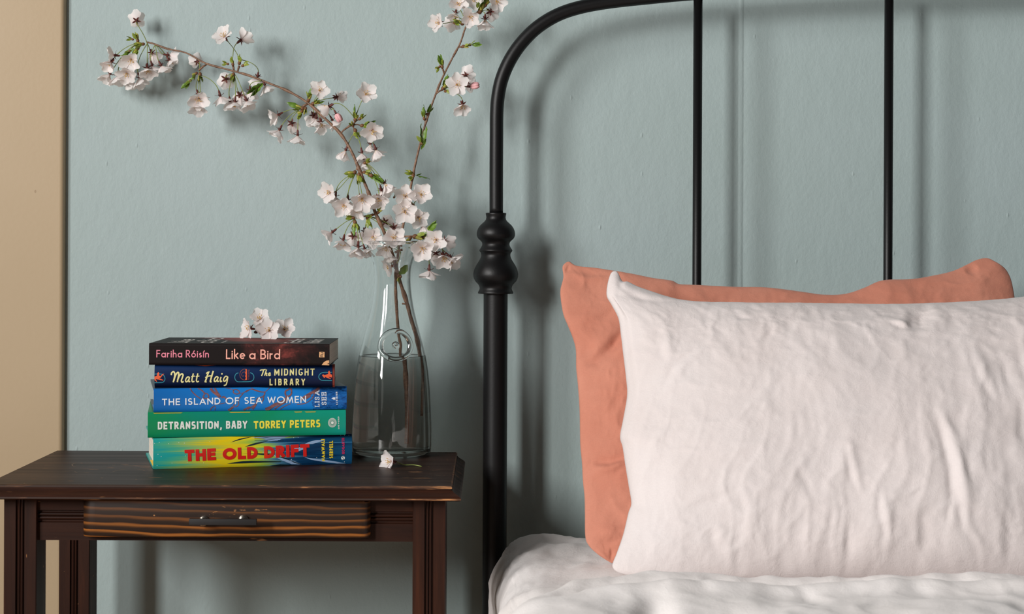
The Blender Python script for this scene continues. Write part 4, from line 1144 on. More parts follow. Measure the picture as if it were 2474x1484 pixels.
for pts, w in (([(0, 260), (80, 210), (150, 200), (300, 250), (430, 260)], 18), ([(120, 165), (200, 200), (320, 240), (430, 250), (540, 165)], 14), ([(430, 260), (400, 340), (330, 370), (270, 390), (240, 440), (240, 500), (160, 560), (40, 630)], 28), ([(400, 350), (390, 420), (360, 470)], 24),
               ([(1000, 180), (950, 210), (890, 240), (880, 300), (910, 350), (980, 340), (1020, 280), (1010, 190)], 34), ([(930, 350), (890, 420), (800, 480), (660, 530), (520, 610), (440, 635)], 70), ([(1660, 175), (1560, 240), (1440, 300), (1300, 380), (1220, 440)], 60),
               ([(1540, 290), (1480, 400), (1340, 500), (1140, 530)], 18), ([(1440, 330), (1340, 390)], 70), ([(900, 470), (760, 550), (640, 630)], 26), ([(1000, 510), (860, 570), (760, 635)], 16), ([(230, 510), (200, 570), (150, 625)], 40)):
    q.curve(pts, w, 30, kB, oB)
KELP, kt, kb = nt('print_kelp'); n = N(kt)
n.l(n.ramp(n.noise(n.coord((90, 90, 500)), 1, 3, .7), [(.35, lin(96, 70, 82)), (.65, lin(150, 96, 92))]), kb.inputs['Base Color']); kb.inputs['Roughness'].default_value = .35
q.build('kelp_print', KELP, lift=.00012)
q = Print(b3); q.text('THE ISLAND OF SEA WOMEN', G_FUT, (391, 978), (737, 974), 16.4, 2.7, .2, .75); q.build('title_lettering', ink('paper_white', lin(236, 240, 246)), lift=.00034)['label'] = 'white title lettering'
q = Print(b3)
q.text('LISA', G_SER, (770, 983), (769.5, 946), 11.6, 1.7, .3); q.text('SEE', G_SER, (787, 979.5), (786.5, 949.5), 11.8, 1.7, .28)
q.text('SCRIBNER', G_CON, (815, 979), (814, 949), 4.4, 1.0, .35)
q.poly([(799, 964.5), (803, 961.8), (807, 962), (808.5, 960.6), (808.8, 967.4), (805.5, 966.8), (803.5, 967), (801.5, 965)])
q.build('author_lettering', ink('paper_white', lin(236, 240, 246)), lift=.00034)

# THE MIDNIGHT LIBRARY
b2 = Book('book', 'navy spined book with cream script reading Matt Haig, second from the top', J2, (374, 880), (374, 932), (803, 884), (803, 935), 2.112, 3.5, zs[3] + .0002, zs[4], .142, bulge=.0035, inner=RUST)
m = MB(); m.extrude([(b2.spine_y(b2.Hh * i / 10) + .0006, b2.Hh * i / 10) for i in range(11)] + [(.012, b2.Hh), (.012, 0)], b2.L / 2, b2.L / 2 + .0028, 0); m.build('cloth_case_end', RUST, b2.o, smooth=False)['label'] = 'rust red cloth case showing past the jacket'
k1, o1, k2, o2 = 9.892, (350, 795), 9.163, (590, 795)
CREAM_INK = ink('cream', lin(226, 216, 150))
q = Print(b2)
sc = lambda pts, w=34: q.curve(pts, w, 26, k1, o1)
sc([(636, 1080), (648, 1025), (690, 1000), (716, 1030), (722, 1085), (705, 1165), (684, 1242)]); sc([(700, 1205), (735, 1095), (785, 1020), (815, 1035), (808, 1110), (780, 1240)]); sc([(788, 1190), (835, 1090), (885, 1055), (918, 1075), (900, 1140), (878, 1205), (892, 1240), (932, 1225)])
for dx in (0, 682):
    sc([(1072 + dx, 1132), (1028 + dx, 1122), (985 + dx, 1170), (980 + dx, 1222), (1008 + dx, 1232), (1045 + dx, 1195), (1074 + dx, 1132)], 30); sc([(1074 + dx, 1130), (1054 + dx, 1195), (1060 + dx, 1232), (1088 + dx, 1222)], 30)
for dx in (0, 108): sc([(1162 + dx, 1045), (1140 + dx, 1130), (1128 + dx, 1200), (1145 + dx, 1235), (1188 + dx, 1222)], 30); sc([(1112 + dx, 1116), (1155 + dx, 1108), (1198 + dx, 1106)], 24)
sc([(1525, 1010), (1500, 1080), (1470, 1170), (1440, 1240)], 36); sc([(1636, 992), (1605, 1090), (1578, 1180), (1566, 1232), (1594, 1236)], 36); sc([(1465, 1052), (1500, 1020), (1550, 1012)], 22); sc([(1445, 1140), (1530, 1108), (1622, 1102)], 26); sc([(1430, 1238), (1455, 1240), (1480, 1238)], 24)
sc([(1822, 1130), (1802, 1200), (1812, 1238), (1842, 1216)], 30); q.disc(350 + 1843 / k1, 795 + 1060 / k1, 1.9, 12)
sc([(1980, 1124), (1930, 1116), (1888, 1165), (1884, 1215), (1912, 1228), (1950, 1188), (1982, 1124)], 28); sc([(1984, 1124), (1966, 1230), (1940, 1305), (1885, 1328)], 28)
q.build('author_lettering', CREAM_INK, lift=.00034)['label'] = 'cream script author lettering'
q = Print(b2)
s2 = lambda pts, w=24: q.curve(pts, w, 22, k2, o2)
s2([(346, 922), (372, 908), (420, 905), (470, 897)], 22); s2([(428, 908), (408, 975), (384, 1030)], 26); s2([(492, 900), (468, 975), (450, 1026)]); s2([(456, 1005), (484, 975), (502, 982), (490, 1018), (512, 1026)], 20); s2([(542, 1003), (574, 985), (568, 967), (544, 980), (536, 1012), (556, 1026), (590, 1008)], 20)
q.text('MIDNIGHT', G_CON, (662.5, 907), (760, 907.6), 15.8, 2.8, .26); q.text('LIBRARY', G_CON, (651, 929.4), (737, 929.8), 15.2, 2.8, .36)
q.build('title_lettering', CREAM_INK, lift=.00034)['label'] = 'cream title lettering'
TEAL = ink('teal', lin(40, 132, 150)); ORANGE = ink('coral', lin(228, 92, 48))
q = Print(b2)
q.curve([(236, 1050), (330, 1050), (400, 1052), (455, 1080), (488, 1140), (480, 1195), (440, 1238), (370, 1247), (236, 1248)], 17, 40, k1, o1); q.build('teal_outline_print', TEAL, lift=.00014)
q.curve([(2235, 1040), (2180, 1062), (2150, 1120), (2160, 1190), (2210, 1238), (2300, 1244), (2474, 1245)], 17, 40, k1, o1); q.build('teal_outline_print', TEAL, lift=.00014)
q.curve([(-40, 1150), (80, 1150), (160, 1140), (205, 1100), (213, 1040), (185, 988), (130, 962)], 16, 40, k2, o2); q.build('teal_outline_print', TEAL, lift=.00014)
q.curve([(1946, 970), (1850, 970), (1770, 970), (1695, 990), (1652, 1045), (1662, 1095), (1710, 1132), (1790, 1140), (1946, 1143)], 16, 40, k2, o2); q.build('teal_outline_print', TEAL, lift=.00014)
q = Print(b2)
q.poly([(240, 1108), (300, 1086), (300, 1040), (332, 1002), (355, 1040), (345, 1085), (388, 1096), (430, 1046), (470, 1048), (428, 1082), (392, 1130), (350, 1146), (455, 1188), (440, 1200), (340, 1176), (268, 1166), (300, 1222), (285, 1226), (240, 1186)], k1, o1); q.build('orange_figure_print', ORANGE, lift=.00034)
q.poly([(1725, 1030), (1750, 1010), (1782, 1030), (1850, 1005), (1868, 985), (1850, 970), (1882, 932), (1910, 975), (1905, 1005), (1946, 1020), (1946, 1078), (1862, 1062), (1926, 1104), (1912, 1110), (1830, 1080), (1788, 1058), (1792, 1084), (1766, 1080)], k2, o2); q.build('orange_figure_print', ORANGE, lift=.00034)
q.poly([(2398, 962), (2436, 962), (2440, 1200), (2394, 1198), (2412, 1150), (2396, 1120), (2410, 1080), (2394, 1040), (2410, 1000)], k1, o1); q.build('orange_figure_print', ORANGE, lift=.00034)
q.poly([(1180, 838), (1300, 858), (1450, 866), (1600, 858), (1720, 846), (1640, 868), (1450, 884), (1280, 868)], k1, o1); q.build('orange_figure_print', ORANGE, lift=.00034)
q = Print(b2)
q.line([(2392 + 124 * math.cos(math.radians(a)), 1080 + 124 * math.sin(math.radians(a))) for a in range(72, 290, 8)], 14, None, k1, o1)
q.curve([(2400, 1020), (2340, 1030), (2310, 1080), (2340, 1120), (2370, 1100)], 12, 20, k1, o1)
q.text('VIKING', G_CON, (602.5, 916), (602.5, 893), 3.4, .8, .3)
q.build('publisher_emblem', ink('brick_brown', lin(120, 58, 50)), lift=.00014)

# Like a Bird (paperback on top)
b1 = Book('book', 'dark brown paperback with pink lettering reading Like a Bird, topmost of the stack', J1, (360, 827.6), (360, 877), (796, 833.3), (796, 881.4), 2.100, 0.5, zs[4] + .0002, zs[5], .138, hard=False, bulge=.0004)
q = Print(b1); q.text('Fariha Róisín', G_FUT, (378, 860), (505, 861.2), 17.2, 2.3, .15, .5); q.build('author_lettering', ink('rose', lin(226, 128, 148)), lift=.00034)['label'] = 'pink author lettering'
q = Print(b1); q.text('Like', G_FUT, (546, 865), (592.5, 865.4), 22, 3.0, .12); q.text('a', G_FUT, (602, 865.8), (617.5, 865.9), 22, 3.0, .12); q.text('Bird', G_FUT, (629, 866), (677, 866.4), 22, 3.0, .12)
q.build('title_lettering', ink('salmon', lin(238, 168, 150)), lift=.00034)['label'] = 'salmon title lettering'
q = Print(b1); q.poly([(771.5, 850.5), (784, 850.7), (784, 863), (771.2, 862.8)]); q.poly([(777.5, 880.2), (782, 874.5), (788, 870.5), (795.4, 869.8), (795.4, 881)]); q.build('publisher_patch', ink('peach', lin(226, 172, 122)), lift=.00034)
q = Print(b1)
q.line([(774.8, 852.5), (780.6, 852.5), (780.6, 856.2), (774.8, 856.2)], 1.1, None); q.line([(780.6, 858), (774.8, 858), (774.8, 861.4), (780.6, 861.4)], 1.1, None)
q.build('publisher_mark', ink('dark_brown', lin(40, 28, 24)), lift=.0006)
# lettering on the front cover (lines run away from the spine)
class Top(Print):
    def build(s, name, mat):
        hl = b1.L / 2
        vs = [(min(max((x - 360) / 436 - .5, -.499), .499) * b1.L, y, b1.Hh + .0002) for x, y in s.v]
        me = mesh(name, vs, s.f, mat, False); bm = bmesh.new(); bm.from_mesh(me)
        for f in bm.faces:
            f.normal_update()
            if f.normal.z < 0: f.normal_flip()
        bm.to_mesh(me); bm.free(); return link(name, me, b1.o)
def top_text(q, text, xb, cap, y0, y1, w, gap=.2):
    for (Lf, Rt, cl), lo, hi in fit_text(text, G_FUT, (y1 - y0) * 1950, cap, w, gap, .3, None):
        # x in pixels along the spine, y in metres away from it
        b0 = len(q.v)
        for A_, B_ in zip(Lf, Rt):
            for v in (A_, B_): q.v.append((xb - min(max(v[1], lo), hi), y0 + v[0] / 1950))
        k = len(Lf)
        for i in range(k if cl else k - 1):
            j = (i + 1) % k; q.f.append((b0 + 2 * i, b0 + 2 * i + 1, b0 + 2 * j + 1, b0 + 2 * j))
q = Top(b1)
top_text(q, 'Like', 446, 46, .012, .09, 6); top_text(q, 'a Bird', 508, 50, .012, .125, 6)
top_text(q, 'Fariha', 718, 36, .012, .11, 6); top_text(q, 'Róisín', 767, 38, .012, .1, 6)
top_text(q, 'a novel', 534, 9, .014, .062, 1.6, .25)
tl = q.build('cover_lettering', ink('grey_white', lin(236, 226, 220))); tl['label'] = 'pale lettering on the front cover'; tl['kind'] = 'stuff'
# ================================================================ glass carafe with water
GL, gt, gb = nt('clear_glass')
gb.inputs['Base Color'].default_value = (.985, .995, .99, 1); gb.inputs['Roughness'].default_value = 0.0
gb.inputs['Transmission Weight'].default_value = 1.0; gb.inputs['IOR'].default_value = 1.48
WA, wt_, wb = nt('water')
wb.inputs['Base Color'].default_value = (.93, .95, .93, 1); wb.inputs['Roughness'].default_value = 0.0
wb.inputs['Transmission Weight'].default_value = 1.0; wb.inputs['IOR'].default_value = 1.33
DV = 2.23; vp = F / DV
def axis_px(y): return 948.9 - (y - 585) * ROLL
VC = P(axis_px(1000), 1000, DV); VC.z = TOPZ
edge = [(585, 883.0), (590, 884.5), (598, 887.5), (607, 890.8), (616, 894.5), (626, 898.5), (640, 902.2), (655, 904.3), (672, 904.8), (692, 903.8), (715, 901.3), (741, 897.2), (770, 890.6), (793, 884.6), (815, 878.6), (844, 870.8), (860, 867), (893, 861.2), (935, 856.8), (983, 853.6), (1032, 851.6), (1066, 851), (1082, 851.6), (1093, 854), (1101, 860.5), (1105, 870)]
pr = [(axis_px(y) - x, y) for y, x in edge]
pr = [(float(a), float(b)) for a, b in spline(pr, 90)]
outer = [(r / vp, max(TOPZ + .0006, P(948, y, DV).z) - TOPZ) for r, y in pr]
outer = [q for q in outer if q[1] > .004] + [(.040, .0016), (.036, .0003), (.0335, 0.0)]
thick = .0024
inner = [(r - thick * (1.0 if z < .25 else .9), z) for r, z in outer if z > .012]
prof = [(0.0001, .0012), (.030, .0009)] + outer[::-1]
zt = outer[0][1]; rt_ = outer[0][0]
prof = [q for q in prof if q[1] < zt - .0045] + [(rt_ - .0022, zt - .0042), (rt_ - .0012, zt - .0034), (rt_ - .0002, zt - .0026), (rt_ + .0004, zt - .0012), (rt_ + .0003, zt + .0004), (rt_ - .0006, zt + .0014), (rt_ - .0018, zt + .0016), (rt_ - .0030, zt + .0008), (rt_ - .0038, zt - .0010)]
inner = [q for q in inner if q[1] < zt - .003]
inner[0] = (inner[0][0] - .0002, inner[0][1])
prof += inner[:]
rb = inner[-1][0]
prof += [(rb - .003, .0095), (rb - .010, .0078), (.020, .0085), (0.0001, .0098)]
car = empty('carafe', VC); tag(car, 'clear glass carafe with round glass seal, half filled with water, holding blossom branches', 'carafe')
m = MB(); m.lathe(prof, 96, capb=True, capt=True); m.build('vessel', GL, car, auto=50)
# raised round seal on the shoulder
sy, sx = 830.5, 955.5
zs_ = P(sx, sy, DV).z - TOPZ
ro = np.interp(zs_, [q[1] for q in outer[::-1]], [q[0] for q in outer[::-1]])
off = P(sx, sy, DV - ro).x - VC.x
dz_ = .004
slope = (np.interp(zs_ + dz_, [q[1] for q in outer[::-1]], [q[0] for q in outer[::-1]]) - np.interp(zs_ - dz_, [q[1] for q in outer[::-1]], [q[0] for q in outer[::-1]])) / (2 * dz_)
rs = 41.5 / (F / (DV - ro))
ring = [(0.0001, .0030), (.0014, .0042), (.0030, .0042), (.0041, .0030), (.0047, .0020), (rs * .69, .0020)]
ring += [(rs * (.85 - .15 * math.cos(PI * i / 14)), .0014 + .0052 * math.sin(PI * i / 14) ** .8) for i in range(1, 14)] + [(rs, .0012), (rs, .0002), (rs * .96, 0), (rs * .6, 0), (0.0001, 0)]
m = MB(); m.lathe(ring, 64, capb=True, capt=True)
yaw = math.asin(max(-1, min(1, off / ro)))
oz = [q[1] for q in outer[::-1]]; orr = [q[0] for q in outer[::-1]]
for v in m.v:
    # wrap the disc on the shoulder of the carafe
    an = yaw + v.x / ro; z = zs_ + v.y * math.cos(math.atan(slope)); r_ = float(np.interp(z, oz, orr)) + v.z + .00015
    v[:] = (math.sin(an) * r_, -math.cos(an) * r_, z - v.z * slope)
sl = m.build('seal', GL, car, auto=50); sl['label'] = 'round raised glass seal'
# water fills the bore and touches the glass
zw = P(946, 860.5, DV).z - TOPZ
inz = [q[1] for q in inner[::-1]]; inr = [q[0] for q in inner[::-1]]
wprof = [(0.0001, .0097), (.020, .0084), (rb - .010, .0077), (rb - .0028, .0094)]
for z in np.linspace(inz[0], zw, 50): wprof.append((float(np.interp(z, inz, inr)) + .0002, float(z)))
rw = wprof[-1][0]
wprof += [(rw, zw + .0008), (rw - .0012, zw + .0001), (rw - .003, zw), (0.0001, zw)]
m = MB(); m.lathe(wprof, 96)
wo = m.build('water', WA, None, VC, auto=60); tag(wo, 'clear water half filling the glass carafe', 'water', kind='thing')

# ================================================================ cherry branches
BARK, bt_, bb_ = nt('bark'); n = N(bt_)
n.l(n.ramp(n.noise(n.coord((1, 1, 1)), 260, 4, .65), [(.3, lin(84, 58, 42)), (.6, lin(132, 98, 74)), (.8, lin(164, 128, 100))]), bb_.inputs['Base Color']); bb_.inputs['Roughness'].default_value = .55
n.bump(n.noise(n.coord(), 700, 3), bb_, .4, .0008)
DKB = plain('dark_bark', lin(64, 40, 30), .7, var=.3, scale=300)
PETAL, ptt, _ = nt('petal'); ptt.nodes.clear(); n = N(ptt)
out = n.new('ShaderNodeOutputMaterial'); df = n.new('ShaderNodeBsdfDiffuse'); tr = n.new('ShaderNodeBsdfTranslucent'); mx = n.new('ShaderNodeMixShader'); mx.inputs[0].default_value = .42
x_, y_, z_ = n.sep(n.coord())
pc = n.ramp(n.math('MULTIPLY', x_, 70), [(.03, lin(232, 184, 190)), (.2, lin(250, 240, 238)), (1, lin(253, 249, 246))])
vein = n.noise(n.coord((120, 1500, 1)), 1.0, 3)
pc = n.mix(n.math('MULTIPLY', vein, .22), pc, lin(246, 232, 232))
n.l(pc, df.inputs['Color']); n.l(pc, tr.inputs['Color']); n.l(df.outputs[0], mx.inputs[1]); n.l(tr.outputs[0], mx.inputs[2]); n.l(mx.outputs[0], out.inputs['Surface'])
PINK = plain('bud_pink', lin(226, 170, 172), .6)
CALYX = plain('calyx', lin(96, 46, 38), .6, var=.25, scale=500)
PED = plain('pedicel', lin(126, 138, 66), .55)
FIL = plain('filament', lin(238, 226, 196), .6); ANT = plain('anther', lin(206, 158, 50), .6)
LEAF, lt_, lb_ = nt('young_leaf'); n = N(lt_)
n.l(n.ramp(n.noise(n.coord(), 240, 3), [(.3, lin(100, 120, 34)), (.7, lin(138, 148, 58))]), lb_.inputs['Base Color']); lb_.inputs['Roughness'].default_value = .45
SCALE = plain('bud_scale', lin(158, 152, 62), .55, var=.35, scale=400)
SCALEB = plain('bud_scale_brown', lin(112, 74, 44), .6, var=.3, scale=400)
GREEN_LEAF = plain('green_leaf', lin(92, 124, 36), .45, var=.25, scale=200)

def petal_mesh(k):
    rr = random.Random(100 + k)
    L = .0152 * rr.uniform(.95, 1.05); Wd = .0067 * rr.uniform(.92, 1.08); cup = rr.uniform(.0012, .004); curl = rr.uniform(-.001, .0022); skew = rr.uniform(-.08, .08)
    nr_, nc = 9, 9; vs = []; fs = []
    for i in range(nr_):
        r = i / (nr_ - 1)
        g = .12 + .88 * math.sin(PI / 2 * min(1, r / .68)) if r < .68 else 1 - .30 * ((r - .68) / .32) ** 2
        w = Wd * g
        for j in range(nc):
            c = j / (nc - 1) * 2 - 1
            tip = 1 - .27 * abs(c) ** 2.4 - .055 * math.exp(-(c / .24) ** 2)
            ruf = .0004 * math.sin(c * 4 + k * 2 + r * 3) * r ** 2
            x = .0011 + L * 1.02 * r * (1 - (1 - tip) * r ** 1.5); y = c * w + skew * w * r
            z = cup * (r ** 1.5) + .0024 * (c * c) * (w / Wd) * .7 + curl * r ** 3 * -1 + ruf
            vs.append((x, y, z))
    for i in range(nr_ - 1):
        for j in range(nc - 1):
            fs.append((i * nc + j, (i + 1) * nc + j, (i + 1) * nc + j + 1, i * nc + j + 1))
    return mesh('petal', vs, fs, PETAL, True)
PM = [petal_mesh(k) for k in range(5)]
def stamen_mesh(k):
    rr = random.Random(300 + k); m = MB()
    for i in range(16):
        a = rr.uniform(0, 2 * PI); sp = rr.uniform(.08, .62); l = rr.uniform(.0042, .0072)
        d = Vector((math.cos(a) * math.sin(sp), math.sin(a) * math.sin(sp), math.cos(sp)))
        p0 = Vector((d.x, d.y, 0)) * .0014; p1 = p0 + d * l
        m.cur = 0; m.tube([p0, (p0 + p1) / 2 + Vector((d.x, d.y, 0)) * .0003, p1], .00014, 4, False)
        m.cur = 1; m.ellipsoid(p1, [Vector((.00048, 0, 0)), Vector((0, .00048, 0)), Vector((0, 0, .00062))], 5, 4)
    me = mesh('stamens', m.v, m.f, [FIL, ANT], True, m.mi); return me
SM = [stamen_mesh(k) for k in range(3)]

def bez(p0, p1, p2, p3, n_=10):
    o = []
    for i in range(n_):
        t = i / (n_ - 1); o.append(p0 * (1 - t) ** 3 + p1 * 3 * t * (1 - t) ** 2 + p2 * 3 * t * t * (1 - t) + p3 * t ** 3)
    return o
def frame(zdir, spin):
    z = zdir.normalized(); q = Vector((0, 0, 1)).rotation_difference(z)
    return q.to_matrix() @ Matrix.Rotation(spin, 3, 'Z')

def add_calyx(m, R, s=1.0):
    """receptacle and five sepals at the origin, axis R*z"""
    prof = [(-.0078, .0007), (-.0070, .0011), (-.0055, .0014), (-.003, .0015), (-.0008, .0017), (.0004, .0016)]
    nn_ = 8; vs = []; fs = []
    for z, r in prof:
        for k in range(nn_):
            a = 2 * PI * k / nn_; vs.append(R @ (Vector((r * math.cos(a), r * math.sin(a), z)) * s))
    for i in range(len(prof) - 1):
        for k in range(nn_):
            k2 = (k + 1) % nn_; fs.append((i * nn_ + k, i * nn_ + k2, (i + 1) * nn_ + k2, (i + 1) * nn_ + k))
    fs.append(tuple((len(prof) - 1) * nn_ + k for k in range(nn_)))
    m.cur = 0; m.add(vs, fs)
    for k in range(5):
        a = 2 * PI * k / 5 + PI / 5; vs = []
        for r, w, z in ((.0010, .0009, -.0006), (.0028, .00135, -.0011), (.0048, .0009, -.0016), (.0066, .0001, -.0026)):
            for c in (-1, 0, 1):
                p = Vector((r, c * w, z - (.0003 if c == 0 else 0))); vs.append(R @ (Matrix.Rotation(a, 3, 'Z') @ p * s))
        fs = []
        for i in range(3):
            for j in range(2): fs.append((i * 3 + j, (i + 1) * 3 + j, (i + 1) * 3 + j + 1, i * 3 + j + 1))
        m.add(vs, fs)

def blossom(root, c, f, node, spin, sc=1.0, opening=1.0, name='blossom'):
    """c: world centre, f: facing direction, node: world start of its stalk (None: no stalk)"""
    f = f.normalized(); R = frame(f, spin); m = MB(); add_calyx(m, R, sc)
    o0 = Vector(root.location) if root else Vector((0, 0, 0))
    if node is not None:
        p3 = -f * .0074 * sc; p0 = node - c; Ld = (p0 - p3).length
        out = (p3 - p0).normalized()
        mid = p0 + out * Ld * .35 + Vector((0, 0, .18 * Ld))
        pts = bez(p0, mid, p3 - f * Ld * .35, p3 + f * .0006, 12)
        m.cur = 1; m.tube(pts, [.00062 - .00012 * math.sin(PI * i / 11) for i in range(12)], 6)
    o = m.build(name, [CALYX, PED], root, (c - o0) if root else c, fix=False)
    for k in range(5):
        p = link('petal', PM[R_.randrange(5)], o)
        tilt = math.radians(R_.uniform(8, 30) + (1 - opening) * 48)
        p.matrix_local = (R @ Matrix.Rotation(2 * PI * k / 5 + R_.uniform(-.1, .1), 3, 'Z') @ Matrix.Rotation(-tilt, 3, 'Y') @ Matrix.Rotation(R_.uniform(-.22, .22), 3, 'X')).to_4x4() @ Matrix.Scale(sc * R_.uniform(.94, 1.06), 4)
    s = link('stamens', SM[R_.randrange(3)], o); s.matrix_local = R.to_4x4() @ Matrix.Scale(sc, 4)
    return o

def pink_bud(root, c, f, node):
    m = MB(); f = f.normalized(); R = frame(f, 0.4)
    prof = [(-.0075, .0007), (-.006, .0013), (-.003, .0016), (.0, .0018)]
    add_calyx(m, R, .9)
    m.cur = 1
    m.ellipsoid(R @ Vector((0, 0, .0045)), [R @ Vector((.0040, 0, 0)), R @ Vector((0, .0040, 0)), R @ Vector((0, 0, .0062))], 12, 8)
    for k in range(5):
        a = 2 * PI * k / 5; d = Vector((math.cos(a) * .0022, math.sin(a) * .0022, .0052))
        m.ellipsoid(R @ d, [R @ Vector((.0028, 0, 0)), R @ Vector((0, .0028, 0)), R @ Vector((0, 0, .0058))], 8, 6)
    if node is not None:
        m.cur = 2; p0 = node - c; p3 = -f * .007; m.tube(bez(p0, p0 * .6 + p3 * .4, p3 - f * .004, p3, 8), .00055, 6)
    return m.build('flower_bud', [CALYX, PINK, PED], root, c - Vector(root.location), fix=False)

def leaf_bud(root, c, dirs, s=1.0, k=4, spread=.6, leafy=0):
    """tuft of bud scales and folded young leaves opening along dirs"""
    m = MB(); rr = R_; d0 = dirs.normalized()
    side = d0.cross(Vector((0, 1, 0))).normalized(); oth = d0.cross(side)
    m.cur = 2; m.ellipsoid(Vector((0, 0, 0)), [side * .0021 * s, oth * .0021 * s, d0 * .0026 * s], 7, 5)
    for i in range(k):
        a = 2 * PI * i / k + rr.uniform(-.4, .4); t = rr.uniform(.25, 1) * spread
        d = (d0 + (side * math.cos(a) + oth * math.sin(a)) * t).normalized(); l = .0072 * s * rr.uniform(.75, 1.2)
        x = d.orthogonal().normalized(); y = d.cross(x)
        if i % 3 == 2: m.cur = 1; m.ellipsoid(d * l * .5, [x * .0018 * s, y * .0013 * s, d * l * .55], 7, 6)
        else: add_leaf(m, d * .0015, d, l * 1.25, .0021 * s, rr.uniform(0, 6), 0)
    for i in range(leafy):
        a = rr.uniform(0, 2 * PI); d = (d0 + (side * math.cos(a) + oth * math.sin(a)) * rr.uniform(.05, .35)).normalized(); l = .0135 * s * rr.uniform(.75, 1.15)
        add_leaf(m, Vector((0, 0, 0)) + d * .003, d, l, l * .2, rr.uniform(0, 6))
    return m.build('leaf_bud', [LEAF, SCALE, SCALEB, GREEN_LEAF], root, c - Vector(root.location), fix=False)

def add_leaf(m, p, d, l, w, spin, slot=3):
    d = d.normalized(); R = frame(d, spin); vs = []; fs = []
    nr_ = 8
    for i in range(nr_):
        t = i / (nr_ - 1); ww = w * math.sin(PI * min(.985, .05 + t * .94)) ** .8
        for c in (-1, 0, 1):
            vs.append(p + R @ Vector((c * ww, -abs(c) * ww * .55 + .06 * l * math.sin(t * 3) + (.04 * l * math.sin(t * 17) if c else 0), t * l)))
    for i in range(nr_ - 1):
        for j in range(2): fs.append((i * 3 + j, (i + 1) * 3 + j, (i + 1) * 3 + j + 1, i * 3 + j + 1))
    m.cur = slot; m.add(vs, fs)

ZF = {2: (4.786, 220, 0), 3: (5.497, 620, 180), 4: (4.9475, 740, 400), 5: (3.227, 980, 0)}
def zp(z, x, y):
    k, ox, oy = ZF[z]; return (ox + x / k, oy + y / k)
# branch 1: sweeping left; (px, py, depth, radius in mm)
br1 = [(1012, 1005, 2.212, 2.6), (1015, 930, 2.215, 2.6), (1013, 860, 2.218, 2.6), (1004, 812, 2.22, 2.7), (993, 775, 2.222, 2.8), (981, 728, 2.223, 2.8), (966, 680, 2.224, 2.8), (953, 632, 2.225, 2.8), (940, 590, 2.224, 2.7), (924, 552, 2.223, 2.6), (906, 512, 2.223, 2.6), (892, 470, 2.224, 2.4), (880, 440, 2.225, 2.3), (868, 410, 2.226, 2.3), (849, 366, 2.23, 2.2), (824, 325, 2.236, 2.1), (790, 291, 2.243, 2.0), (748, 252, 2.252, 1.9), (700, 222, 2.261, 1.75), (652, 202, 2.27, 1.6), (600, 182, 2.278, 1.5), (550, 168, 2.285, 1.45), (497, 153, 2.291, 1.35), (450, 128, 2.297, 1.3), (405, 118, 2.301, 1.3), (372, 106, 2.304, 1.4), (356, 102, 2.305, 1.5)]
br2 = [(974, 1070, 2.226, 2.5), (975, 990, 2.228, 2.5), (972, 905, 2.231, 2.5), (966, 830, 2.233, 2.5), (961, 785, 2.235, 2.5), (958, 740, 2.236, 2.5), (956, 700, 2.237, 2.4), (957, 660, 2.238, 2.2), (961, 620, 2.239, 2.0), (967, 580, 2.24, 1.9), (975, 540, 2.241, 1.9), (984, 500, 2.243, 1.9), (992, 455, 2.245, 1.8), (1001, 408, 2.248, 1.8), (1014, 352, 2.251, 1.7), (1030, 292, 2.254, 1.6), (1050, 235, 2.256, 1.55), (1068, 190, 2.258, 1.5), (1092, 142, 2.26, 1.4), (1112, 104, 2.261, 1.35), (1125, 66, 2.262, 1.4), (1140, 44, 2.262, 1.4), (1165, 20, 2.262, 1.3), (1180, -10, 2.262, 1.2)]
def depth_near(br, px, py):
    b = min(br, key=lambda q: (q[0] - px) ** 2 + (q[1] - py) ** 2); return b[2]
def twig(root, br, knots):
    m = MB(); c = spline([(*P(q[0], q[1], q[2]), q[3] / 1180) for q in br], 150)
    o = Vector(root.location); rad = []
    for i in range(150):
        k = 1 + .06 * math.sin(i * 1.7) + R_.uniform(-.05, .05)
        for kn in knots:
            if abs(i - kn * 149) < 1.6: k += .3
        rad.append(c[i][3] * k)
    m.tube([Vector(q[:3]) - o for q in c], rad, 10); return m
root1 = empty('cherry_branch', P(1012, 1005, 2.212)); tag(root1, 'long cherry branch in white blossom sweeping left from the carafe', 'branch')
root2 = empty('cherry_branch', P(974, 1070, 2.226)); tag(root2, 'upright cherry branch with sparse blossom rising to the right from the carafe', 'branch')
def spur(m, root, br, a, b, r0=1.6, r1=1.5, dd=(0, 0)):
    """short side shoot in pixels"""
    d = depth_near(br, *a); o = Vector(root.location)
    sp_ = spline([(q[0], q[1]) for q in br], 300); near = min(sp_, key=lambda q: (q[0] - a[0]) ** 2 + (q[1] - a[1]) ** 2)
    if math.dist(near, a) < 7: a = (float(near[0]), float(near[1])); r0 = min(r0, 1.0)
    p0 = P(*a, d) - o; p1 = P(*b, d + dd[1]) - o; pm = (p0 + p1) / 2 + Vector((0, 0, .001))
    m.tube([p0, pm, p1], [r0 / 1000, r1 / 1000 * .9, r1 / 1000], 8)
tw1 = twig(root1, br1, [.1, .2, .27, .36, .42, .5, .58, .64, .7, .77, .83, .93]); tw1.cur = 0
spur(tw1, root1, br1, zp(2, 1345, 740), zp(2, 1245, 815)); spur(tw1, root1, br1, zp(3, 1120, 790), zp(3, 1190, 715), 1.3, 1.2); spur(tw1, root1, br1, zp(3, 1190, 715), zp(3, 1290, 665), 1.2, 1.7)
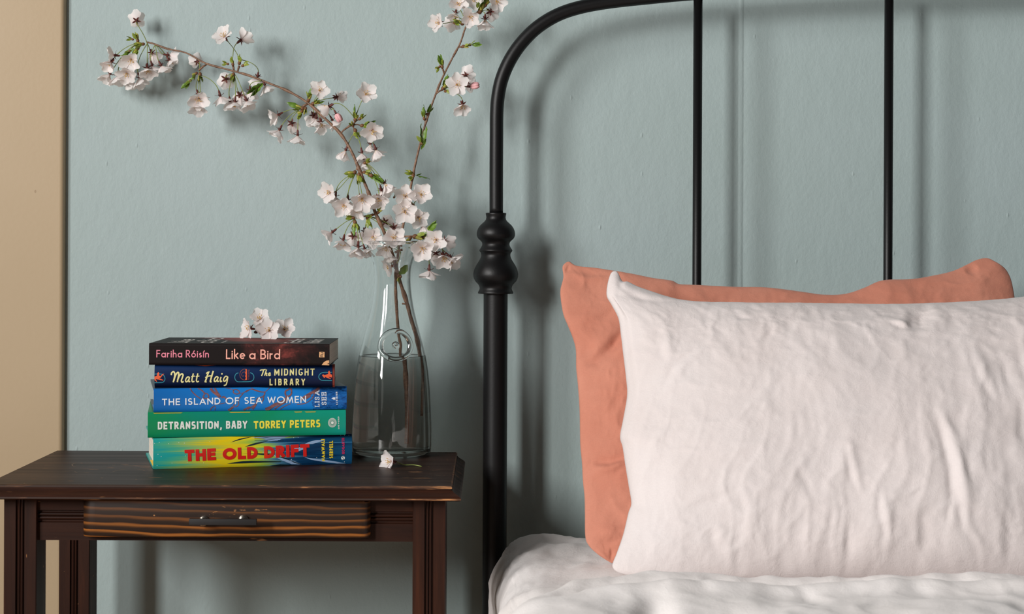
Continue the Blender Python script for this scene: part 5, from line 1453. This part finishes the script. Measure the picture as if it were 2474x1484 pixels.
spur(tw1, root1, br1, zp(3, 1275, 690), zp(3, 1302, 745), 1.0, .9); spur(tw1, root1, br1, zp(3, 1285, 668), zp(3, 1396, 682), 1.2, .9); spur(tw1, root1, br1, zp(3, 1290, 662), zp(3, 1312, 605), 1.2, .9); spur(tw1, root1, br1, zp(3, 1302, 640), zp(3, 1366, 595), .9, .8)
spur(tw1, root1, br1, zp(3, 680, 420), zp(3, 600, 440), 1.5, 1.9); spur(tw1, root1, br1, zp(4, 815, 590), zp(4, 720, 605), 1.3, 1.2); spur(tw1, root1, br1, zp(4, 720, 605), zp(4, 630, 632), 1.2, 1.0); spur(tw1, root1, br1, zp(4, 1060, 1040), zp(4, 1150, 1005), 1.6, 1.6)
spur(tw1, root1, br1, zp(2, 1690, 810), zp(2, 1715, 760), 1.4, 1.6); spur(tw1, root1, br1, zp(2, 1660, 800), zp(2, 1640, 760), 1.4, 1.6); spur(tw1, root1, br1, zp(3, 1360, 1240), zp(3, 1330, 1270), 1.6, 1.8)
spur(tw1, root1, br1, (985, 738), (971, 734), 1.6, 1.2)
tw1.build('twig', BARK, root1)
tw2 = twig(root2, br2, [.08, .3, .46, .55, .66, .72, .8, .9]); 
spur(tw2, root2, br2, zp(5, 290, 575), zp(5, 285, 530), 1.2, 1.3); spur(tw2, root2, br2, zp(5, 255, 735), zp(5, 290, 700), 1.2, 1.2); spur(tw2, root2, br2, zp(5, 160, 960), zp(5, 145, 930), 1.2, 1.3); spur(tw2, root2, br2, zp(5, 420, 375), zp(5, 445, 370), 1.1, 1.2)
spur(tw2, root2, br2, zp(4, 1230, 450), zp(4, 1290, 470), 1.0, .9); spur(tw2, root2, br2, zp(4, 1170, 850), zp(4, 1330, 860), 1.2, 1.3); spur(tw2, root2, br2, zp(5, 500, 130), zp(5, 590, 70), 1.2, 1.3)
tw2.build('twig', BARK, root2)

# (zoom, x, y) of the calyx or eye, facing (right, down, to camera), node key, scale, depth offset in mm (towards the camera negative)
ND = {'A': (2, 650, 505), 'A2': (2, 540, 505), 'A3': (2, 740, 520), 'B': (2, 1255, 870), 'C': (2, 1650, 850), 'C2': (2, 1720, 690), 'C3': (2, 1630, 720), 'D': (2, 1960, 940), 'E': (3, 560, 480), 'E2': (3, 740, 410),
      'F': (3, 1310, 590), 'F2': (3, 1310, 770), 'F3': (3, 1420, 690), 'G': (3, 1320, 1310), 'G2': (3, 1440, 1180), 'I': (4, 580, 640), 'I2': (4, 740, 620), 'L': (4, 1130, 1040),
      'J': (4, 1280, 470), 'K': (4, 1330, 860), 'M': (5, 470, 175), 'M2': (5, 590, 90), 'N': (5, 300, 700)}
FL1 = [
 (2, 525, 238, -.15, -.35, -.75, 'A', 1, 0), (2, 268, 640, -.95, -.05, .1, 'A2', 1, 0), (2, 232, 720, -.35, .75, .55, 'A2', 1, -4), (2, 465, 688, 0, .55, .85, 'A2', 1.12, -12), (2, 415, 850, -.1, .65, .75, 'A2', 1.0, -8), (2, 215, 860, -.45, .85, .3, 'A2', 1, 4), (2, 310, 880, .05, .95, .35, 'A2', 1, 2),
 (2, 650, 790, .1, .85, .45, 'A', 1.08, -10), (2, 708, 762, .25, .92, -.2, 'A3', .95, -2), (2, 812, 762, .45, .85, .0, 'A3', 1, -4), (2, 705, 612, .25, .6, -.75, 'A', .95, 6), (2, 898, 640, .85, .15, -.35, 'A3', 1, 4), (2, 560, 900, .3, .92, .1, 'A', 1, 2), (2, 470, 930, -.1, .95, -.1, 'A2', .95, 6), (2, 905, 700, .55, .8, .1, 'A3', .9, 8),
 (2, 1225, 715, -.45, -.2, -.7, 'B', .85, 8), (2, 1248, 1140, 0, .5, .85, 'B', 1.12, -10), (2, 1238, 1215, .05, .85, .5, 'B', 1.08, -6), (2, 1495, 1112, .25, .9, -.15, 'B', 1.05, -4), (2, 1245, 1090, .3, .7, -.3, 'B', .95, 6),
 (2, 1545, 425, -.25, -.45, .8, 'C2', 1.08, -8), (2, 1735, 462, .55, -.55, -.45, 'C3', 1.08, 0), (2, 1555, 915, -.1, .15, -.95, 'C', 1.08, 4), (2, 1720, 1102, .15, .5, -.85, 'C', 1.05, 4), (2, 1665, 1182, -.05, .98, .1, 'C', 1, -4), (2, 1800, 1168, .4, .88, .15, 'C', 1, -8), (2, 1610, 1170, .1, .75, -.5, 'C', .95, 8), (2, 1925, 890, -.2, .85, -.4, 'C2', .95, 6), (2, 2010, 985, .35, .88, -.1, 'D', .95, 4), (2, 1840, 1050, 0, .8, -.5, 'D', .9, 8),
 (3, 280, 540, -.75, .4, .1, 'E', 1, 0), (3, 300, 742, -.45, .88, .1, 'E', 1, -2), (3, 466, 650, .05, .3, -.92, 'E', 1, 6), (3, 545, 812, 0, 1, .12, 'E', 1.02, -4), (3, 835, 212, .1, -.12, 1, 'E2', .92, -10), (3, 1065, 300, .6, -.2, -.7, 'E2', .95, 6), (3, 965, 425, -.7, .35, -.45, 'F', 1, 0), (3, 1455, 262, .25, -.15, .85, 'F', 1.02, -6), (3, 755, 545, -.1, .45, -.85, 'E2', 1, 8), (3, 855, 640, .25, .85, .4, 'E2', 1, -2), (3, 1010, 612, .5, .85, .05, 'E2', .95, -4), (3, 790, 590, -.1, .9, .1, 'E2', .95, 10),
 (3, 1540, 740, .2, .5, .85, 'F3', 1.12, -12), (3, 1585, 1000, .35, .9, .0, 'F2', 1.02, -4), (3, 1510, 930, .0, .9, .2, 'F3', .9, 6), (3, 1182, 1012, -.35, .9, -.05, 'F2', 1, 2), (3, 1398, 1045, .15, .95, .1, 'F2', .95, -6), (3, 1430, 1150, .2, .92, .25, 'F2', .95, 4),
 (4, 285, 325, -.5, .1, .82, 'G', 1, -8), (4, 350, 370, -.1, .95, .0, 'G', .95, 4), (4, 450, 475, -.1, .5, .85, 'G', 1, -6), (4, 665, 400, .05, .45, .88, 'G', 1.15, -14), (4, 620, 500, -.1, .85, .45, 'G', 1.05, -4), (4, 500, 420, 0, .9, -.2, 'G', 1, 6), (4, 935, 215, .5, .75, .15, 'G2', 1.08, -4), (4, 865, 395, 0, .6, .78, 'G2', 1.02, -8), (4, 900, 300, .2, .8, -.4, 'G2', 1, 8),
 (4, 305, 802, -.75, .6, .05, 'I', 1.02, -2), (4, 440, 895, -.2, .93, .25, 'I', 1.05, -6), (4, 560, 842, .05, .35, -.9, 'I', 1.05, 6), (4, 620, 980, 0, .95, .25, 'I', 1.12, -12), (4, 800, 850, 0, .25, .97, 'I2', 1.05, -6), (4, 1040, 865, .15, .05, 1, 'I2', 1.05, -12), (4, 940, 670, .2, -.15, -.95, 'I2', .95, 14), (4, 1050, 740, .3, .2, -.9, 'I2', .95, 16), (4, 700, 790, -.1, .7, -.6, 'I2', .95, 10), (4, 700, 1000, .3, .8, .3, 'I', .9, 6),
 (4, 960, 975, -.2, .75, .6, 'L', .95, -8), (4, 1020, 1205, -.8, .45, .25, 'L', .95, -6), (4, 1010, 1060, .1, .9, .2, 'L', .9, 0),
]
FL2 = [
 (4, 1185, 368, -.1, -.1, 1, 'J', 1.05, -6), (4, 1372, 350, .1, -.12, 1, 'J', 1.1, -8), (4, 1178, 548, 0, .08, 1, 'J', 1.15, -10), (4, 1340, 620, .2, .45, .85, 'J', 1.0, -4), (4, 1385, 715, .3, .85, -.1, 'J', .95, 0),
 (4, 1552, 885, -.2, 0, 1, 'K', 1.1, -14), (4, 1650, 900, .6, .2, -.6, 'K', 1, 4), (4, 1388, 990, 0, .3, .95, 'K', 1.15, -22), (4, 1640, 1085, .1, .7, .55, 'K', 1.08, -12), (4, 1730, 1105, .65, .65, .25, 'K', 1.1, -6), (4, 1470, 1255, 0, 1, .1, 'K', 1.05, -10), (4, 1550, 1050, 0, .6, -.75, 'K', 1, 6),
 (5, 410, 32, 0, -.2, 1, 'M', 1, -8), (5, 262, 178, -.45, 0, .85, 'M', .95, -2), (5, 375, 160, -.35, .3, -.85, 'M', 1, 8), (5, 502, 132, .1, .4, .9, 'M', .98, -10), (5, 530, -10, 0, .3, .9, 'M2', .98, 0), (5, 620, 152, .0, .92, .3, 'M2', 1.02, -6), (5, 660, 92, .25, .1, -.95, 'M2', 1, 6), (5, 712, 12, .3, .35, .85, 'M2', .95, -2), (5, 390, 100, -.2, .8, .3, 'M', .9, 4),
 (5, 402, 660, 0, 0, 1, 'N', 1.05, -8), (5, 470, 585, .35, -.35, -.8, 'N', .9, 6), (5, 442, 818, 0, .75, .55, 'N', 1, -4), (5, 480, 655, .5, .1, -.7, 'N', .8, 8),
]
def place(root, br, lst):
    for z, x, y, fx, fy, fz, nd, s, off in lst:
        n0 = zp(*ND[nd]); dn = depth_near(br, *n0); pxy = zp(z, x, y)
        d = dn + off / 1000 - .004 * fz
        d = min(d, DW - .022)
        blossom(root, P(*pxy, d), Vector((fx, -fz, -fy)), P(*n0, dn), R_.uniform(0, 6.28), s * 1.0, opening=R_.uniform(.85, 1.0) if fz > .7 else R_.uniform(.42, .85))
place(root1, br1, FL1); place(root2, br2, FL2)
pink_bud(root1, P(*zp(3, 1062, 530), 2.236), Vector((.5, 0, -.85)), P(*zp(3, 985, 470), 2.238))
pink_bud(root2, P(*zp(5, 512, 672), 2.252), Vector((.95, -.3, .1)), P(*zp(5, 420, 640), 2.25))

def lb(root, br, z, x, y, dx, dy, s=1.0, k=4, leafy=0, toward=.25, spread=.6, off=-2):
    px = zp(z, x, y); d = depth_near(br, *px) + off / 1000
    leaf_bud(root, P(*px, d), Vector((dx, -toward, -dy)), s, k, spread, leafy)
for a in ((2, 540, 470, -.2, -.9, 1.15, 4), (2, 480, 455, -.9, -.3, .8, 3), (2, 600, 510, -.8, .15, 1.1, 5), (2, 540, 560, -.4, .8, 1.2, 5, 1), (2, 450, 590, -.8, .5, 1.0, 3, 1),
          (2, 1215, 850, -.5, .6, 1.0, 4), (2, 1260, 860, .05, 1, 1.25, 5), (2, 1150, 930, -.6, .7, .9, 2, 3),
          (2, 1640, 745, -.2, -1, 1.0, 3), (2, 1715, 730, .1, -1, 1.15, 4), (2, 1755, 760, .7, -.3, 1.0, 3), (2, 1580, 740, -.8, -.2, .8, 3), (2, 1645, 860, -.3, 1, 1.1, 5), (2, 1930, 1000, -.6, .5, 1.1, 2, 4),
          (3, 690, 340, .2, -1, 1.25, 4, 1), (3, 750, 385, .8, -.3, 1.2, 4, 1), (3, 610, 450, -.9, -.1, 1.3, 4, 1), (3, 600, 490, -.5, .7, 1.1, 4), (3, 650, 450, .0, .9, 1.0, 3),
          (3, 1310, 600, .1, -1, 1.2, 4, 1), (3, 1370, 590, .7, -.5, 1.0, 3), (3, 1400, 680, .9, -.1, 1.2, 3, 2), (3, 1310, 745, .3, .9, 1.3, 4), (3, 1280, 680, -.1, -.2, .9, 3),
          (3, 1300, 1300, -.6, .4, 1.3, 5), (3, 1360, 1330, .1, 1, 1.2, 5), (3, 1430, 1300, .9, .2, 1.1, 4), (3, 1520, 1340, .85, .5, 1.3, 1, 4), (3, 1440, 1175, .8, -.3, 1.0, 3),
          (4, 560, 625, -.8, -.1, 1.1, 4), (4, 580, 680, .1, 1, 1.3, 5, 1), (4, 730, 630, .2, .8, 1.2, 5), (4, 860, 560, .5, -.6, 1.1, 4), (4, 1120, 1330, -.2, .6, 1.1, 4), (4, 790, 590, -.4, .2, .9, 3)):
    z, x, y, dx, dy, s, k = a[:7]; lb(root1, br1, z, x, y, dx, dy, s, k, a[7] if len(a) > 7 else 0)
for a in ((5, 450, 362, .95, -.1, 1.1, 4, 0), (5, 500, 350, .95, -.2, 1.0, 1, 4), (5, 285, 520, -.1, -1, 1.1, 3, 2), (5, 265, 520, -.5, .4, .8, 3, 0), (5, 290, 690, .4, -.8, 1.2, 4, 3), (5, 310, 712, .9, .0, .9, 3, 0), (5, 145, 925, -.1, -1, 1.0, 3, 3), (5, 165, 890, .6, -.7, .8, 1, 2),
          (5, 130, 1120, -.3, -1, 1.1, 3, 0), (5, 60, 1360, -.5, -.3, 1.0, 4, 0), (5, 440, 185, -.4, -.2, 1.2, 4, 0), (5, 580, 90, .1, -.9, 1.5, 5, 2), (5, 620, 40, .5, -.8, 1.4, 4, 2), (5, 380, 180, .6, .2, .9, 3, 0),
          (4, 1280, 480, .2, .6, 1.1, 4, 0), (4, 1050, 380, .3, -.3, .7, 2, 1), (4, 1300, 850, .8, -.1, 1.6, 5, 1), (4, 1400, 850, .9, -.2, 1.5, 5, 2), (4, 1440, 800, .7, -.6, 1.3, 2, 3), (4, 1280, 970, .2, .8, 1.2, 4, 0), (4, 1240, 870, -.3, .5, 1.2, 4, 0), (4, 1280, 130, -.4, .2, .8, 3, 0)):
    z, x, y, dx, dy, s, k, lf = a; lb(root2, br2, z, x, y, dx, dy, s, k, lf)
# single larger leaves
def leaf(root, br, pts, l, w, spin=0.0, toward=.15, off=-3):
    (x0, y0), (x1, y1) = pts; d = depth_near(br, x0, y0) + off / 1000
    a = P(x0, y0, d); b = P(x1, y1, d - toward * .01); m = MB(); o = Vector(root.location)
    add_leaf(m, Vector((0, 0, 0)), b - a, (b - a).length * l, w, spin, 0); return m.build('leaf', GREEN_LEAF, root, a - o, fix=False)
leaf(root2, br2, (zp(5, 125, 1120), zp(5, 120, 965)), 1, .0028, 1.2); leaf(root2, br2, (zp(5, 130, 1130), zp(5, 165, 985)), 1, .0036, -.6); leaf(root2, br2, (zp(5, 120, 1165), zp(5, 160, 1080)), 1, .0024, .4)
leaf(root2, br2, (zp(5, 85, 1370), zp(5, 190, 1396)), 1, .0028, 1.6); leaf(root2, br2, (zp(5, 75, 1368), zp(5, 125, 1352)), 1, .0022, 1.2)
leaf(root1, br1, (zp(4, 1110, 1300), zp(4, 1196, 1190)), 1.05, .0052, .5); leaf(root1, br1, (zp(2, 1990, 970), zp(2, 1870, 1110)), 1, .0042, .9); leaf(root1, br1, (zp(2, 1990, 965), zp(2, 1830, 1050)), 1, .0038, 2.2); leaf(root1, br1, (zp(2, 500, 560), zp(2, 330, 660)), .8, .003, .6)
leaf(root1, br1, (zp(3, 1460, 1290), zp(3, 1600, 1390)), 1, .0048, .8); leaf(root1, br1, (zp(2, 1190, 890), zp(2, 1075, 995)), 1, .003, .8)

# ================================================================ loose blossoms
Z6 = (13.744, 560, 730)
z6 = lambda x, y: (Z6[1] + x / Z6[0], Z6[2] + y / Z6[0])
dS = 2.225
nodeS = P(*z6(800, 1000), dS + .006)
sp = empty('blossom_sprig', nodeS); tag(sp, 'sprig of four white cherry blossoms lying on top of the book stack', 'blossom')
for (x, y, f, s, dd) in ((610, 880, (-.74, -.6, .12), 1.0, .002), (955, 560, (-.1, -.75, .6), 1.0, .004), (1245, 950, (-.02, -.92, .18), 1.08, -.012), (1740, 910, (.32, -.75, .42), 1.02, 0)):
    blossom(sp, P(*z6(x, y), dS + dd), Vector(f), nodeS, R_.uniform(0, 6), s)
m = MB(); m.ellipsoid(Vector((0, 0, 0)), [Vector((.0028, 0, 0)), Vector((0, .002, 0)), Vector((0, 0, .002))], 8, 6); m.build('spur', DKB, sp)
# one blossom fallen on the table
Z7 = (17.67, 900, 1070); z7 = lambda x, y: (Z7[1] + x / Z7[0], Z7[2] + y / Z7[0])
dF = 2.11
c = P(*z7(800, 790), dF)
fb = blossom(None, c, Vector((-.82, -.5, .12)), None, .55, 1.0, 1.0, 'fallen_blossom'); tag(fb, 'single white cherry blossom fallen on the nightstand in front of the carafe', 'blossom')
p0 = c - Vector((-.82, -.5, .12)).normalized() * .0075
pts = [p0 - c, P(*z7(1150, 880), dF + .004) - c, P(*z7(1400, 950), dF + .008) - c, P(*z7(1750, 945), dF + .010) - c, P(*z7(2100, 1010), dF + .006) - c]
m = MB(); m.tube([Vector(q) for q in spline([tuple(p) for p in pts], 16)], .00065, 6); m.build('stalk', PED, fb)
